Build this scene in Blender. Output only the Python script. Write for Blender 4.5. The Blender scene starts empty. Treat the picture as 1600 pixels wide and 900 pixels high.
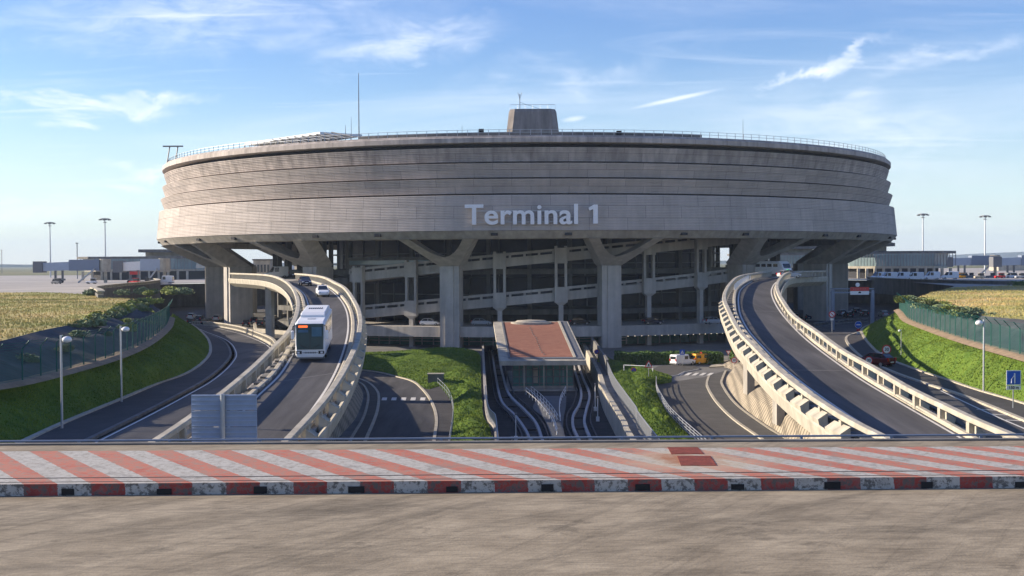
import bpy, bmesh, math, random
from mathutils import Vector, Matrix
from mathutils.noise import noise as pnoise
random.seed(7)
C = bpy.context.scene.collection
S = bpy.context.scene
R = math.radians
# ------------------------------------------------------------------ camera
FPX = 1851.0
cam = bpy.data.cameras.new('camera'); co = bpy.data.objects.new('camera', cam); C.objects.link(co); S.camera = co
cam.lens = FPX / 1600 * 36; cam.sensor_width = 36; cam.clip_start = .5; cam.clip_end = 60000
CR = (Matrix.Rotation(R(90 - 1.207), 4, 'X') @ Matrix.Rotation(R(-.3), 4, 'Z'))
co.matrix_world = CR
S.render.resolution_x = 1024; S.render.resolution_y = 576
S.view_settings.view_transform = 'Standard'; S.view_settings.look = 'None'
S.view_settings.exposure = 1.1; S.view_settings.gamma = 1
# ------------------------------------------------------------------ sun + sky
EL, AZ = 20.0, 101.0      # AZ: degrees from -Y (towards the camera) turning to the left of the picture
sd = Vector((-math.sin(R(AZ)) * math.cos(R(EL)), -math.cos(R(AZ)) * math.cos(R(EL)), math.sin(R(EL))))
sl = bpy.data.lights.new('sun', 'SUN'); sl.energy = 4.6; sl.angle = R(.5); sl.color = (1, .86, .68)
so = bpy.data.objects.new('sun', sl); C.objects.link(so); so.rotation_euler = sd.to_track_quat('Z', 'Y').to_euler()
W = bpy.data.worlds.new('World'); S.world = W; W.use_nodes = True
nt = W.node_tree; N = nt.nodes; L = nt.links
for n in list(N): N.remove(n)
def nd(nt_, t, **k):
    n = nt_.nodes.new(t)
    for a, b in k.items():
        if a.startswith('i_'): n.inputs[a[2:].replace('_', ' ')].default_value = b
        else: setattr(n, a, b)
    return n
out = nd(nt, 'ShaderNodeOutputWorld'); bg = nd(nt, 'ShaderNodeBackground'); bg.inputs[1].default_value = .10
sky = nd(nt, 'ShaderNodeTexSky', sky_type='NISHITA', sun_disc=False, sun_elevation=R(EL),
         sun_rotation=math.atan2(sd.x, sd.y), altitude=50, air_density=1.0, dust_density=.25, ozone_density=2.0)
tc = nd(nt, 'ShaderNodeTexCoord'); sp = nd(nt, 'ShaderNodeSeparateXYZ'); L.new(tc.outputs['Generated'], sp.inputs[0])
# cloud plane coordinates: direction / height
mz = nd(nt, 'ShaderNodeMath', operation='ADD'); mz.inputs[1].default_value = .10; L.new(sp.outputs[2], mz.inputs[0])
dx = nd(nt, 'ShaderNodeMath', operation='DIVIDE'); L.new(sp.outputs[0], dx.inputs[0]); L.new(mz.outputs[0], dx.inputs[1])
dy = nd(nt, 'ShaderNodeMath', operation='DIVIDE'); L.new(sp.outputs[1], dy.inputs[0]); L.new(mz.outputs[0], dy.inputs[1])
cb = nd(nt, 'ShaderNodeCombineXYZ'); L.new(dx.outputs[0], cb.inputs[0]); L.new(dy.outputs[0], cb.inputs[1])
def cloud(rot, sc, scale, lo, hi, detail=7, dist=1.2, loc=(0, 0, 0)):
    mp = nd(nt, 'ShaderNodeMapping'); mp.inputs['Rotation'].default_value = (0, 0, R(rot)); mp.inputs['Scale'].default_value = sc
    mp.inputs['Location'].default_value = loc
    L.new(cb.outputs[0], mp.inputs[0])
    nz = nd(nt, 'ShaderNodeTexNoise'); nz.inputs['Scale'].default_value = scale; nz.inputs['Detail'].default_value = detail
    nz.inputs['Roughness'].default_value = .6; nz.inputs['Distortion'].default_value = dist; L.new(mp.outputs[0], nz.inputs[0])
    mr = nd(nt, 'ShaderNodeMapRange'); mr.interpolation_type = 'SMOOTHSTEP'
    mr.inputs[1].default_value = lo; mr.inputs[2].default_value = hi; L.new(nz.outputs[0], mr.inputs[0]); return mr.outputs[0]
def mth(op, a, b):
    m = nd(nt, 'ShaderNodeMath', operation=op)
    for i, v in enumerate((a, b)):
        if isinstance(v, (int, float)): m.inputs[i].default_value = v
        else: L.new(v, m.inputs[i])
    return m.outputs[0]
c1 = cloud(8, (.55, 1.0, 1), .55, .50, .80, loc=(3.1, 1.2, 0))
c2 = cloud(-14, (.35, 1.5, 1), 1.5, .54, .74, loc=(.4, .3, 0))
c3 = cloud(-24, (.22, 2.2, 1), 2.4, .60, .72, dist=.5, loc=(7, 2, 0))
base_c = mth('ADD', mth('ADD', mth('MULTIPLY', c1, .30), mth('MULTIPLY', c2, .22)), mth('MULTIPLY', c3, .22))
# single wisps, each in its own direction of the sky (azimuth tangent u, elevation tangent v)
yy = mth('MAXIMUM', sp.outputs[1], .05); U = mth('DIVIDE', sp.outputs[0], yy); V = mth('DIVIDE', sp.outputs[2], yy)
uv = nd(nt, 'ShaderNodeCombineXYZ'); L.new(U, uv.inputs[0]); L.new(V, uv.inputs[1])
def nse(scale, sc, detail=8, rough=.62, dist=.6, rot=0):
    mp = nd(nt, 'ShaderNodeMapping'); mp.inputs['Scale'].default_value = sc; mp.inputs['Rotation'].default_value = (0, 0, R(rot)); L.new(uv.outputs[0], mp.inputs[0])
    nz = nd(nt, 'ShaderNodeTexNoise'); nz.inputs['Scale'].default_value = scale; nz.inputs['Detail'].default_value = detail; nz.inputs['Roughness'].default_value = rough; nz.inputs['Distortion'].default_value = dist; L.new(mp.outputs[0], nz.inputs[0]); return nz.outputs[0]
wu = mth('MULTIPLY', mth('SUBTRACT', nse(9, (1, 1.6, 1)), .5), .13); wv = mth('MULTIPLY', mth('SUBTRACT', nse(11, (1, 2, 1.3), rot=40), .5), .075)
U2 = mth('ADD', U, wu); V2 = mth('ADD', V, wv)
tx = nd(nt, 'ShaderNodeMapRange'); tx.interpolation_type = 'SMOOTHSTEP'; tx.inputs[1].default_value = .30; tx.inputs[2].default_value = .68; L.new(nse(16, (1, 3.2, 1), rot=-10), tx.inputs[0])
tot = base_c
for (px, py, rx, ry, rot, st, wisp) in ((245, 150, 78, 17, 3, .8, .6), (215, 168, 92, 17, -4, .6, .7), (110, 168, 160, 17, -6, .6, .7), (1282, 108, 118, 13, 15, .75, .6), (1056, 157, 70, 4, 12, .6, .2), (640, 72, 170, 34, 9, .55, .9), (300, 26, 430, 60, 2, .42, .9), (880, 120, 170, 34, 4, .32, .9),
        (1350, 225, 260, 90, -8, .30, .9), (1480, 92, 130, 18, 16, .35, .9), (212, 262, 46, 11, 2, .5, .5), (205, 292, 40, 7, -8, .45, .5), (80, 318, 110, 24, 3, .35, .8), (898, 187, 20, 5, 8, .6, .3), (1330, 160, 60, 20, 20, .25, .8)):
    u0, v0 = (px - 800) / 1851, (411 - py) / 1851; c_, s_ = math.cos(R(rot)), math.sin(R(rot)); ua, va = (U2, V2) if ry > 8 else (U, V)
    du, dv = mth('SUBTRACT', ua, u0), mth('SUBTRACT', va, v0)
    a_ = mth('DIVIDE', mth('ADD', mth('MULTIPLY', du, c_), mth('MULTIPLY', dv, s_)), rx / 1851); b_ = mth('DIVIDE', mth('SUBTRACT', mth('MULTIPLY', dv, c_), mth('MULTIPLY', du, s_)), ry / 1851)
    d_ = mth('SQRT', mth('ADD', mth('MULTIPLY', a_, a_), mth('MULTIPLY', b_, b_)), 0)
    m_ = nd(nt, 'ShaderNodeMapRange'); m_.interpolation_type = 'SMOOTHSTEP'; m_.inputs[1].default_value = 1.25; m_.inputs[2].default_value = .1 if wisp < .6 else 0.; m_.inputs[3].default_value = 0; m_.inputs[4].default_value = 1; L.new(d_, m_.inputs[0])
    k_ = mth('ADD', mth('MULTIPLY', tx.outputs[0], wisp), 1 - wisp); tot = mth('ADD', tot, mth('MULTIPLY', mth('MULTIPLY', m_.outputs[0], k_), st))
cs = mth('MINIMUM', tot, .9)
# pale veil towards the horizon
hz = nd(nt, 'ShaderNodeMapRange'); hz.interpolation_type = 'SMOOTHSTEP'; hz.inputs[1].default_value = -.02; hz.inputs[2].default_value = .17
hz.inputs[3].default_value = .55; hz.inputs[4].default_value = .06; L.new(sp.outputs[2], hz.inputs[0])
cm = nd(nt, 'ShaderNodeMix', data_type='RGBA'); L.new(hz.outputs[0], cm.inputs[0]); L.new(sky.outputs[0], cm.inputs[6]); cm.inputs[7].default_value = (4.7, 5.4, 6.3, 1)
hs = nd(nt, 'ShaderNodeHueSaturation'); hs.inputs['Saturation'].default_value = 1.38; hs.inputs['Hue'].default_value = .522; hs.inputs['Value'].default_value = .86; L.new(cm.outputs[2], hs.inputs['Color'])
cm2 = nd(nt, 'ShaderNodeMix', data_type='RGBA'); L.new(cs, cm2.inputs[0]); L.new(hs.outputs[0], cm2.inputs[6]); cm2.inputs[7].default_value = (6.1, 6.3, 6.7, 1)
L.new(cm2.outputs[2], bg.inputs[0]); L.new(bg.outputs[0], out.inputs[0])

# ------------------------------------------------------------------ image rays -> places
def ray(px, py):
    v = CR.to_3x3() @ Vector(((px - 800) / FPX, -(py - 450) / FPX, -1)); return v / v.y
def P(px, py, z):
    v = ray(px, py); return v * (z / v.z)
def hor(px): return 411 + (800 - px) * math.tan(R(.3))
def PD(px, d, z):          # a point in picture column px at depth d and height z
    v = ray(px, hor(px) - z / d * FPX); return Vector((v.x * d, d, z))
def zr(d):                 # height of the two curved ramps
    if d <= 165: return -8.3 + .0585 * (d - 103)
    t = min(d - 165, 57); return -4.67 + .0585 * t - .0585 * t * t / 114
def zl(d): return -10.3 - .017 * (d - 68.5)      # the two lower side roads
def PR(px, py, zf, dz=0):
    v = ray(px, py)
    # march: near the camera the ray is above the road, find where it dips below
    y = 34.
    while y < 460 and v.z * y > zf(y) + dz: y += .2
    return Vector((v.x * y, y, zf(y)))
def cr(pts, step=1.5):     # Catmull-Rom through pts, resampled evenly
    p = [Vector(a) for a in pts]; p = [2 * p[0] - p[1]] + p + [2 * p[-1] - p[-2]]; q = []
    for i in range(1, len(p) - 2):
        for k in range(14):
            t = k / 14; a, b, c, d = p[i - 1], p[i], p[i + 1], p[i + 2]
            q.append(.5 * ((2 * b) + (c - a) * t + (2 * a - 5 * b + 4 * c - d) * t * t + (3 * b - a - 3 * c + d) * t ** 3))
    q.append(p[-2])
    s = [0]
    for i in range(1, len(q)): s.append(s[-1] + (q[i] - q[i - 1]).length)
    n = max(2, int(s[-1] / step)) if step else 60
    return rs(q, n)
def rs(q, n):
    s = [0]
    for i in range(1, len(q)): s.append(s[-1] + (q[i] - q[i - 1]).length)
    o = []; j = 0
    for k in range(n + 1):
        t = s[-1] * k / n
        while j < len(s) - 2 and s[j + 1] < t: j += 1
        f = (t - s[j]) / max(1e-9, s[j + 1] - s[j]); o.append(q[j].lerp(q[j + 1], min(1, f)))
    return o
def nrm(c, i):
    a = c[max(0, i - 1)]; b = c[min(len(c) - 1, i + 1)]; t = Vector((b.x - a.x, b.y - a.y, 0)).normalized()
    return Vector((t.y, -t.x, 0)), t      # right-hand side normal
def smoothc(c, it=3):
    for _ in range(it): c = [c[0]] + [(c[i - 1] + 2 * c[i] + c[i + 1]) / 4 for i in range(1, len(c) - 1)] + [c[-1]]
    return c
def off(c, u, zf=None, dz=0):
    o = []
    for i, p in enumerate(c):
        n, t = nrm(c, i); q = p + n * u; q.z = (zf(q.y) if zf else p.z) + dz; o.append(q)
    return o

# ------------------------------------------------------------------ mesh builder
class MB:
    def __init__(s): s.v = []; s.f = []; s.uv = None
    def add(s, vs, fs):
        b = len(s.v); s.v += [tuple(a) for a in vs]; s.f += [tuple(b + i for i in f) for f in fs]; return s
    def box(s, x0, x1, y0, y1, z0, z1, M=None):
        vs = [Vector((x, y, z)) for z in (z0, z1) for y in (y0, y1) for x in (x0, x1)]
        if M: vs = [M @ a for a in vs]
        return s.add(vs, [(0, 2, 3, 1), (4, 5, 7, 6), (0, 1, 5, 4), (2, 6, 7, 3), (0, 4, 6, 2), (1, 3, 7, 5)])
    def hexa(s, a, b):     # two quads
        return s.add(list(a) + list(b), [(3, 2, 1, 0), (4, 5, 6, 7), (0, 1, 5, 4), (1, 2, 6, 5), (2, 3, 7, 6), (3, 0, 4, 7)])
    def tube(s, pts, r, n=6, caps=True):
        pts = [Vector(p) for p in pts]; rr = r if isinstance(r, (list, tuple)) else [r] * len(pts); vs = []; fs = []
        for i, p in enumerate(pts):
            t = (pts[min(i + 1, len(pts) - 1)] - pts[max(i - 1, 0)]).normalized()
            a = Vector((0, 0, 1)) if abs(t.z) < .9 else Vector((1, 0, 0)); u = t.cross(a).normalized(); w = t.cross(u)
            for k in range(n): an = 2 * math.pi * k / n; vs.append(p + (u * math.cos(an) + w * math.sin(an)) * rr[i])
        for i in range(len(pts) - 1):
            for k in range(n): fs.append((i * n + k, i * n + (k + 1) % n, (i + 1) * n + (k + 1) % n, (i + 1) * n + k))
        if caps: fs.append(tuple(range(n - 1, -1, -1))); fs.append(tuple(range((len(pts) - 1) * n, len(pts) * n)))
        return s.add(vs, fs)
    def sweep(s, c, prof, side=1, closed=True):
        m = len(prof); vs = []; fs = []
        for i, p in enumerate(c):
            n, t = nrm(c, i)
            for u, v in prof: vs.append(p + n * u * side + Vector((0, 0, v)))
        for i in range(len(c) - 1):
            for k in range(m if closed else m - 1):
                fs.append((i * m + k, i * m + (k + 1) % m, (i + 1) * m + (k + 1) % m, (i + 1) * m + k))
        if closed: fs.append(tuple(range(m - 1, -1, -1))); fs.append(tuple(range((len(c) - 1) * m, len(c) * m)))
        return s.add(vs, fs)
    def loft(s, rows, zf=None, dz=0):
        n = len(rows[0]); vs = [p.copy() for r in rows for p in r]
        if zf:
            for p in vs: p.z = zf(p.y) + dz
        return s.add(vs, [(i * n + k, i * n + k + 1, (i + 1) * n + k + 1, (i + 1) * n + k) for i in range(len(rows) - 1) for k in range(n - 1)])
    def lathe(s, prof, c, seg, a0=0, a1=360, close=False):     # prof: (r, z); angle from -Y turning right
        vs = []; fs = []; full = abs(a1 - a0) >= 359.9; m = len(prof)
        for i in range(seg + (0 if full else 1)):
            a = R(a0 + (a1 - a0) * i / seg)
            for r, z in prof: vs.append((c[0] + r * math.sin(a), c[1] - r * math.cos(a), z))
        nn = seg
        for i in range(nn):
            j = (i + 1) % seg if full else i + 1
            for k in range(m if close else m - 1): fs.append((i * m + k, j * m + k, j * m + (k + 1) % m, i * m + (k + 1) % m))
        if close and not full: fs.append(tuple(range(m))); fs.append(tuple(range(seg * m + m - 1, seg * m - 1, -1)))
        return s.add(vs, fs)
    def cyl(s, c, r, h, n=12, axis='Z', r2=None):
        c = Vector(c); ax = {'X': Vector((1, 0, 0)), 'Y': Vector((0, 1, 0)), 'Z': Vector((0, 0, 1))}[axis]
        return s.tube([c, c + ax * h], [r, r if r2 is None else r2], n)
    def build(s, name, m=None, parent=None, smooth=False):
        me = bpy.data.meshes.new(name); me.from_pydata(s.v, [], s.f); me.update()
        if m: me.materials.append(m)
        if smooth:
            for p in me.polygons: p.use_smooth = True
        o = bpy.data.objects.new(name, me); C.objects.link(o)
        bm = bmesh.new(); bm.from_mesh(me); bmesh.ops.recalc_face_normals(bm, faces=bm.faces[:]); bm.to_mesh(me); bm.free()
        if parent: o.parent = parent
        return o
def tag(o, label=None, cat=None, group=None, kind=None):
    if label: o['label'] = label
    if cat: o['category'] = cat
    if group: o['group'] = group
    if kind: o['kind'] = kind
    return o
def empty(name, loc=(0, 0, 0), rz=0, label=None, cat=None, group=None):
    o = bpy.data.objects.new(name, None); C.objects.link(o); o.location = loc; o.rotation_euler = (0, 0, rz); tag(o, label, cat, group); return o
def copy_tree(o, parent=None):
    c = o.copy(); C.objects.link(c)
    if parent: c.parent = parent
    for ch in [x for x in list(C.objects) if x.parent == o]: copy_tree(ch, c)
    return c
def dup(o, loc, rz=0, label=None, group=None):
    c = copy_tree(o); c.location = loc; c.rotation_euler = (0, 0, rz)
    if label: c['label'] = label
    if group: c['group'] = group
    return c

# ------------------------------------------------------------------ materials
def M(name, col, rough=.8, var=.15, scale=1.0, bump=.0, bscale=None, metal=0, stretch=(1, 1, 1), col2=None, streak=0, spec=.3, uvbrick=None, emit=None, big=0):
    m = bpy.data.materials.new(name); m.use_nodes = True; t = m.node_tree; b = t.nodes['Principled BSDF']
    b.inputs['Roughness'].default_value = rough; b.inputs['Metallic'].default_value = metal; b.inputs['Specular IOR Level'].default_value = spec
    col = (*col, 1)
    tc = nd(t, 'ShaderNodeTexCoord')
    mp = nd(t, 'ShaderNodeMapping'); mp.inputs['Scale'].default_value = stretch; t.links.new(tc.outputs['Object'], mp.inputs[0])
    nz = nd(t, 'ShaderNodeTexNoise'); nz.inputs['Scale'].default_value = scale; nz.inputs['Detail'].default_value = 8; nz.inputs['Roughness'].default_value = .65
    t.links.new(mp.outputs[0], nz.inputs[0])
    r = nd(t, 'ShaderNodeMapRange'); r.inputs[1].default_value = .32; r.inputs[2].default_value = .68; t.links.new(nz.outputs[0], r.inputs[0])
    mx = nd(t, 'ShaderNodeMix', data_type='RGBA'); t.links.new(r.outputs[0], mx.inputs[0])
    c2 = (*col2, 1) if col2 else tuple(min(1, c * (1 + var)) for c in col[:3]) + (1,)
    c1 = col if col2 else tuple(c * (1 - var) for c in col[:3]) + (1,)
    mx.inputs[6].default_value = c1; mx.inputs[7].default_value = c2; cur = mx.outputs[2]
    def mul(fac_sock, lo, hi, blend='MULTIPLY'):
        nonlocal cur
        q = nd(t, 'ShaderNodeMapRange'); q.inputs[3].default_value = lo; q.inputs[4].default_value = hi; q.inputs[1].default_value = .3; q.inputs[2].default_value = .7
        t.links.new(fac_sock, q.inputs[0])
        v = nd(t, 'ShaderNodeMix', data_type='RGBA', blend_type='MULTIPLY'); v.inputs[0].default_value = 1
        t.links.new(cur, v.inputs[6]); t.links.new(q.outputs[0], v.inputs[7]); cur = v.outputs[2]
    if streak:
        ms = nd(t, 'ShaderNodeMapping'); ms.inputs['Scale'].default_value = (1, 1, .07); t.links.new(tc.outputs['Object'], ms.inputs[0])
        ns = nd(t, 'ShaderNodeTexNoise'); ns.inputs['Scale'].default_value = .9; ns.inputs['Detail'].default_value = 6; t.links.new(ms.outputs[0], ns.inputs[0])
        mul(ns.outputs[0], 1 - streak, 1 + streak * .4)
    if big:
        ns = nd(t, 'ShaderNodeTexNoise'); ns.inputs['Scale'].default_value = .05; ns.inputs['Detail'].default_value = 4; t.links.new(tc.outputs['Object'], ns.inputs[0])
        mul(ns.outputs[0], 1 - big, 1 + big)
    if uvbrick:
        bw, bh, mort, amt = uvbrick
        bt = nd(t, 'ShaderNodeTexBrick'); bt.offset = .5; bt.inputs['Scale'].default_value = 1; bt.inputs['Brick Width'].default_value = bw; bt.inputs['Row Height'].default_value = bh
        bt.inputs['Mortar Size'].default_value = mort; bt.inputs['Mortar Smooth'].default_value = 0; bt.inputs['Color1'].default_value = (1 - amt,) * 3 + (1,); bt.inputs['Color2'].default_value = (1, 1, 1, 1)
        bt.inputs['Mortar'].default_value = (.5, .5, .5, 1); t.links.new(tc.outputs['UV'], bt.inputs[0])
        v = nd(t, 'ShaderNodeMix', data_type='RGBA', blend_type='MULTIPLY'); v.inputs[0].default_value = 1
        t.links.new(cur, v.inputs[6]); t.links.new(bt.outputs[0], v.inputs[7]); cur = v.outputs[2]
    t.links.new(cur, b.inputs['Base Color'])
    if bump:
        nb = nd(t, 'ShaderNodeTexNoise'); nb.inputs['Scale'].default_value = bscale or scale * 4; nb.inputs['Detail'].default_value = 6; t.links.new(mp.outputs[0], nb.inputs[0])
        bp = nd(t, 'ShaderNodeBump'); bp.inputs['Strength'].default_value = bump; bp.inputs['Distance'].default_value = .1
        t.links.new(nb.outputs[0], bp.inputs['Height']); t.links.new(bp.outputs[0], b.inputs['Normal'])
    if emit: b.inputs['Emission Color'].default_value = (*emit[0], 1); b.inputs['Emission Strength'].default_value = emit[1]
    m['_c'] = 1
    return m
conc = M('concrete_board', (.36, .335, .295), .85, .16, .5, .3, 6, streak=.25, big=.12)
concl = M('concrete_light', (.42, .385, .31), .85, .18, .6, .3, 5, streak=.22)
concd = M('concrete_grey', (.17, .165, .155), .9, .18, .5, .2, 5, streak=.3, big=.15)  # grey concrete, darkened further so it carries shade under the drum
fac = M('facade_concrete', (.50, .45, .415), .85, .08, .35, .0, streak=.10, uvbrick=(7.4, 2.35, .04, .13), big=.06)
facu = M('facade_concrete_upper', (.48, .43, .40), .85, .10, .35, .0, streak=.10, uvbrick=(7.4, 3.2, .04, .15), big=.10)
facd = M('facade_concrete_stained', (.46, .41, .38), .85, .14, .35, .0, streak=.34, uvbrick=(7.4, 3.2, .04, .14), big=.14)
colm = M('column_concrete', (.45, .425, .39), .85, .12, .5, .2, 6, streak=.22, big=.08)
dark = M('dark_recess', (.03, .03, .035), .9, .2, 1)
asph = M('asphalt', (.070, .067, .066), .82, .34, .9, .2, 30, big=.25, stretch=(1, .07, 1))
asph2 = M('asphalt_worn', (.085, .08, .072), .9, .15, .4, .3, 30, big=.15)
asph3 = M('asphalt_path', (.06, .056, .055), .9, .2, .5, .3, 20, big=.2)
white = M('road_paint', (.62, .60, .55), .7, .12, 3)
kerbm = M('kerb_concrete', (.42, .38, .30), .85, .2, 1.5, .2, 12)
pave = M('cobble_bank', (.40, .35, .27), .9, .2, .6, .3, 6)
grassb = M('grass_green', (.06, .115, .018), .9, .3, .8, .25, 12, col2=(.13, .19, .03), spec=.1, big=.2)
grassl = M('grass_blades', (.085, .155, .02), .8, .3, .35, 0, col2=(.21, .27, .04), spec=.15, big=.2)
grassdk = M('grass_blades_deep', (.035, .10, .015), .8, .3, .35, 0, col2=(.07, .15, .02), spec=.15, big=.2)
dryb = M('dry_grass_ground', (.56, .41, .19), .9, .3, .07, .15, 6, col2=(.28, .32, .09), spec=.1, big=.25)
dryl = M('dry_grass_blades', (.58, .42, .20), .9, .3, .07, 0, col2=(.30, .34, .10), spec=.1, big=.25)
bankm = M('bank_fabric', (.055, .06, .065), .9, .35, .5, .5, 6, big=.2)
soil = M('soil', (.26, .19, .12), .95, .3, 1.2, .5, 8)
leafm = M('shrub_leaf', (.11, .15, .07), .8, .3, .8, 0, col2=(.20, .25, .13), spec=.2)
leafy = M('shrub_leaf_yellow', (.18, .23, .05), .8, .3, .8, 0, col2=(.28, .30, .09), spec=.2)
hedm = M('hedge_leaf', (.045, .09, .02), .8, .3, 1.2, 0, col2=(.09, .15, .03), spec=.2)
stem = M('stem', (.10, .07, .04), .9)
apron = M('apron_concrete', (.36, .335, .30), .9, .08, .05, .0, big=.1)
farland = M('far_land', (.20, .18, .08), .95, .3, .01, 0, col2=(.10, .12, .05))
hillm = M('hill_wood', (.035, .055, .03), .95, .2, .02)
steel = M('galvanised_steel', (.42, .44, .47), .45, .08, 3, metal=.7)
steelb = M('painted_steel_blue_grey', (.20, .24, .31), .5, .08, 3)
whitem = M('white_paint_metal', (.78, .78, .76), .4, .04, 3)
blackm = M('rubber', (.015, .015, .016), .7)
glass = M('window_glass', (.02, .025, .03), .08, .1, 1, spec=.8)
glassg = M('green_glass', (.09, .24, .21), .2, .35, .5, spec=.8)
glassp = M('pale_curtain_glass', (.22, .30, .31), .15, .25, .15, spec=.8)
redm = M('red_paint', (.55, .03, .03), .4); redd = M('deep_red_car', (.10, .008, .012), .25)
bluem = M('blue_sign', (.02, .10, .50), .4); yel = M('taxi_yellow', (.72, .33, .01), .35, .05)
orange = M('orange', (.8, .16, .02), .5)
brick = M('red_roof_covering', (.23, .095, .06), .9, .22, .8, .3, 10, col2=(.31, .14, .09), big=.1)
fencem = M('fence_green', (.01, .09, .07), .6)
greym = M('grey_metal', (.16, .165, .175), .5, .1, 2)
dirt = M('track_bed', (.045, .042, .04), .95, .35, .6, .4, 12, big=.2)
dirtl = M('dusty_ballast', (.17, .14, .10), .95, .35, .5, .4, 12, big=.2)
band = M('running_band', (.42, .41, .40), .7, .15, 1.5)
lampw = M('lamp_glass', (.75, .75, .75), .2, .03)
lit = M('lamp_lit', (1, .9, .7), .5, .02, emit=((1, .85, .6), 1.6))
rust = M('rusty_steel', (.20, .045, .025), .8, .35, 3, .3)
navy = M('car_navy', (.012, .016, .04), .25, .05); silver = M('car_silver', (.42, .43, .45), .3, .05); cwhite = M('car_white', (.75, .76, .77), .28, .03)
cblack = M('car_black', (.015, .015, .017), .25, .05)
tyre = M('tyre', (.02, .02, .02), .8); rim = M('rim', (.35, .35, .36), .35, .05, metal=.6)
headl = M('headlight_lens', (.7, .72, .75), .1, .02, spec=.8); taill = M('tail_light', (.45, .01, .01), .2)
mud = M('mud_track_dark', (.055, .05, .045), .9)
# fence mesh: a fine green grid with real holes in it
def mesh_mat(name, col, period, wire):
    m = bpy.data.materials.new(name); m.use_nodes = True; t = m.node_tree; b = t.nodes['Principled BSDF']; b.inputs['Base Color'].default_value = (*col, 1); b.inputs['Roughness'].default_value = .6
    tc = nd(t, 'ShaderNodeTexCoord'); s = nd(t, 'ShaderNodeSeparateXYZ'); t.links.new(tc.outputs['UV'], s.inputs[0]); o = []
    for k in (0, 1):
        f = nd(t, 'ShaderNodeMath', operation='PINGPONG'); f.inputs[1].default_value = period; t.links.new(s.outputs[k], f.inputs[0])
        g = nd(t, 'ShaderNodeMath', operation='LESS_THAN'); g.inputs[1].default_value = wire; t.links.new(f.outputs[0], g.inputs[0]); o.append(g)
    mx = nd(t, 'ShaderNodeMath', operation='MAXIMUM'); t.links.new(o[0].outputs[0], mx.inputs[0]); t.links.new(o[1].outputs[0], mx.inputs[1]); t.links.new(mx.outputs[0], b.inputs['Alpha'])
    return m
meshm = mesh_mat('fence_mesh', (.015, .10, .085), .05, .0085)
# worn red and white hatching
def hatch_mat(nm='worn_red_white_paint', face=False):
    m = bpy.data.materials.new(nm); m.use_nodes = True; t = m.node_tree; b = t.nodes['Principled BSDF']; b.inputs['Roughness'].default_value = .8; K = t.links
    tc = nd(t, 'ShaderNodeTexCoord'); s = nd(t, 'ShaderNodeSeparateXYZ'); K.new(tc.outputs['Object'], s.inputs[0])
    nz = nd(t, 'ShaderNodeTexNoise'); nz.inputs['Scale'].default_value = 6; nz.inputs['Detail'].default_value = 8; nz.inputs['Roughness'].default_value = .75; K.new(tc.outputs['Object'], nz.inputs[0])
    n2 = nd(t, 'ShaderNodeTexNoise'); n2.inputs['Scale'].default_value = 1.1; n2.inputs['Detail'].default_value = 8; n2.inputs['Roughness'].default_value = .7; K.new(tc.outputs['Object'], n2.inputs[0])
    def mt(op, a, bb):
        q = nd(t, 'ShaderNodeMath', operation=op)
        for i, v in enumerate((a, bb)):
            if isinstance(v, (int, float)): q.inputs[i].default_value = v
            else: K.new(v, q.inputs[i])
        return q.outputs[0]
    u = mt('ADD', s.outputs[0], mt('MULTIPLY', s.outputs[1], .70)); u = mt('ADD', u, mt('MULTIPLY', nz.outputs[0], .16))
    fr = mt('FRACT', mt('DIVIDE', u, 1.77), 0); isr = mt('LESS_THAN', fr, .5)
    def mix(f, a, bb):
        x = nd(t, 'ShaderNodeMix', data_type='RGBA')
        if isinstance(f, float): x.inputs[0].default_value = f
        else: K.new(f, x.inputs[0])
        for i, v in ((6, a), (7, bb)):
            if isinstance(v, tuple): x.inputs[i].default_value = (*v, 1)
            else: K.new(v, x.inputs[i])
        return x.outputs[2]
    def rg(v, lo, hi):
        q = nd(t, 'ShaderNodeMapRange'); q.inputs[1].default_value = lo; q.inputs[2].default_value = hi; K.new(v, q.inputs[0]); return q.outputs[0]
    red = mix(rg(n2.outputs[0], .3, .7), *(((.22, .028, .02), (.36, .06, .045)) if face else ((.36, .075, .045), (.52, .20, .115)))); wh = mix(rg(n2.outputs[0], .3, .7), (.33, .315, .275), (.52, .50, .45))  # kerb face reds are deeper, with the shade of that side painted in
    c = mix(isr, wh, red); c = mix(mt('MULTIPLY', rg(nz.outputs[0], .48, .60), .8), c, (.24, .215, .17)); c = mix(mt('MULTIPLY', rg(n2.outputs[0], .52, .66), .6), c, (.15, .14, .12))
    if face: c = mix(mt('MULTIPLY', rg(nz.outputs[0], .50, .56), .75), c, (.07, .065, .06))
    else:   # rust run-off round the cover plates
        v = nd(t, 'ShaderNodeVectorMath', operation='DISTANCE'); K.new(tc.outputs['Object'], v.inputs[0]); v.inputs[1].default_value = (5.05, 34.0, -5.7)
        d = mt('ADD', v.outputs['Value'], mt('MULTIPLY', mt('SUBTRACT', n2.outputs[0], .5), 5.0)); c = mix(mt('MULTIPLY', rg(d, 2.6, .9), .7), c, (.46, .38, .26)); c = mix(mt('MULTIPLY', rg(d, 1.2, .2), .9), c, (.30, .12, .045))
    K.new(c, b.inputs['Base Color']); return m
hatch = hatch_mat(); hatchk = hatch_mat('worn_red_white_shaded_kerb', True)
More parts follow.
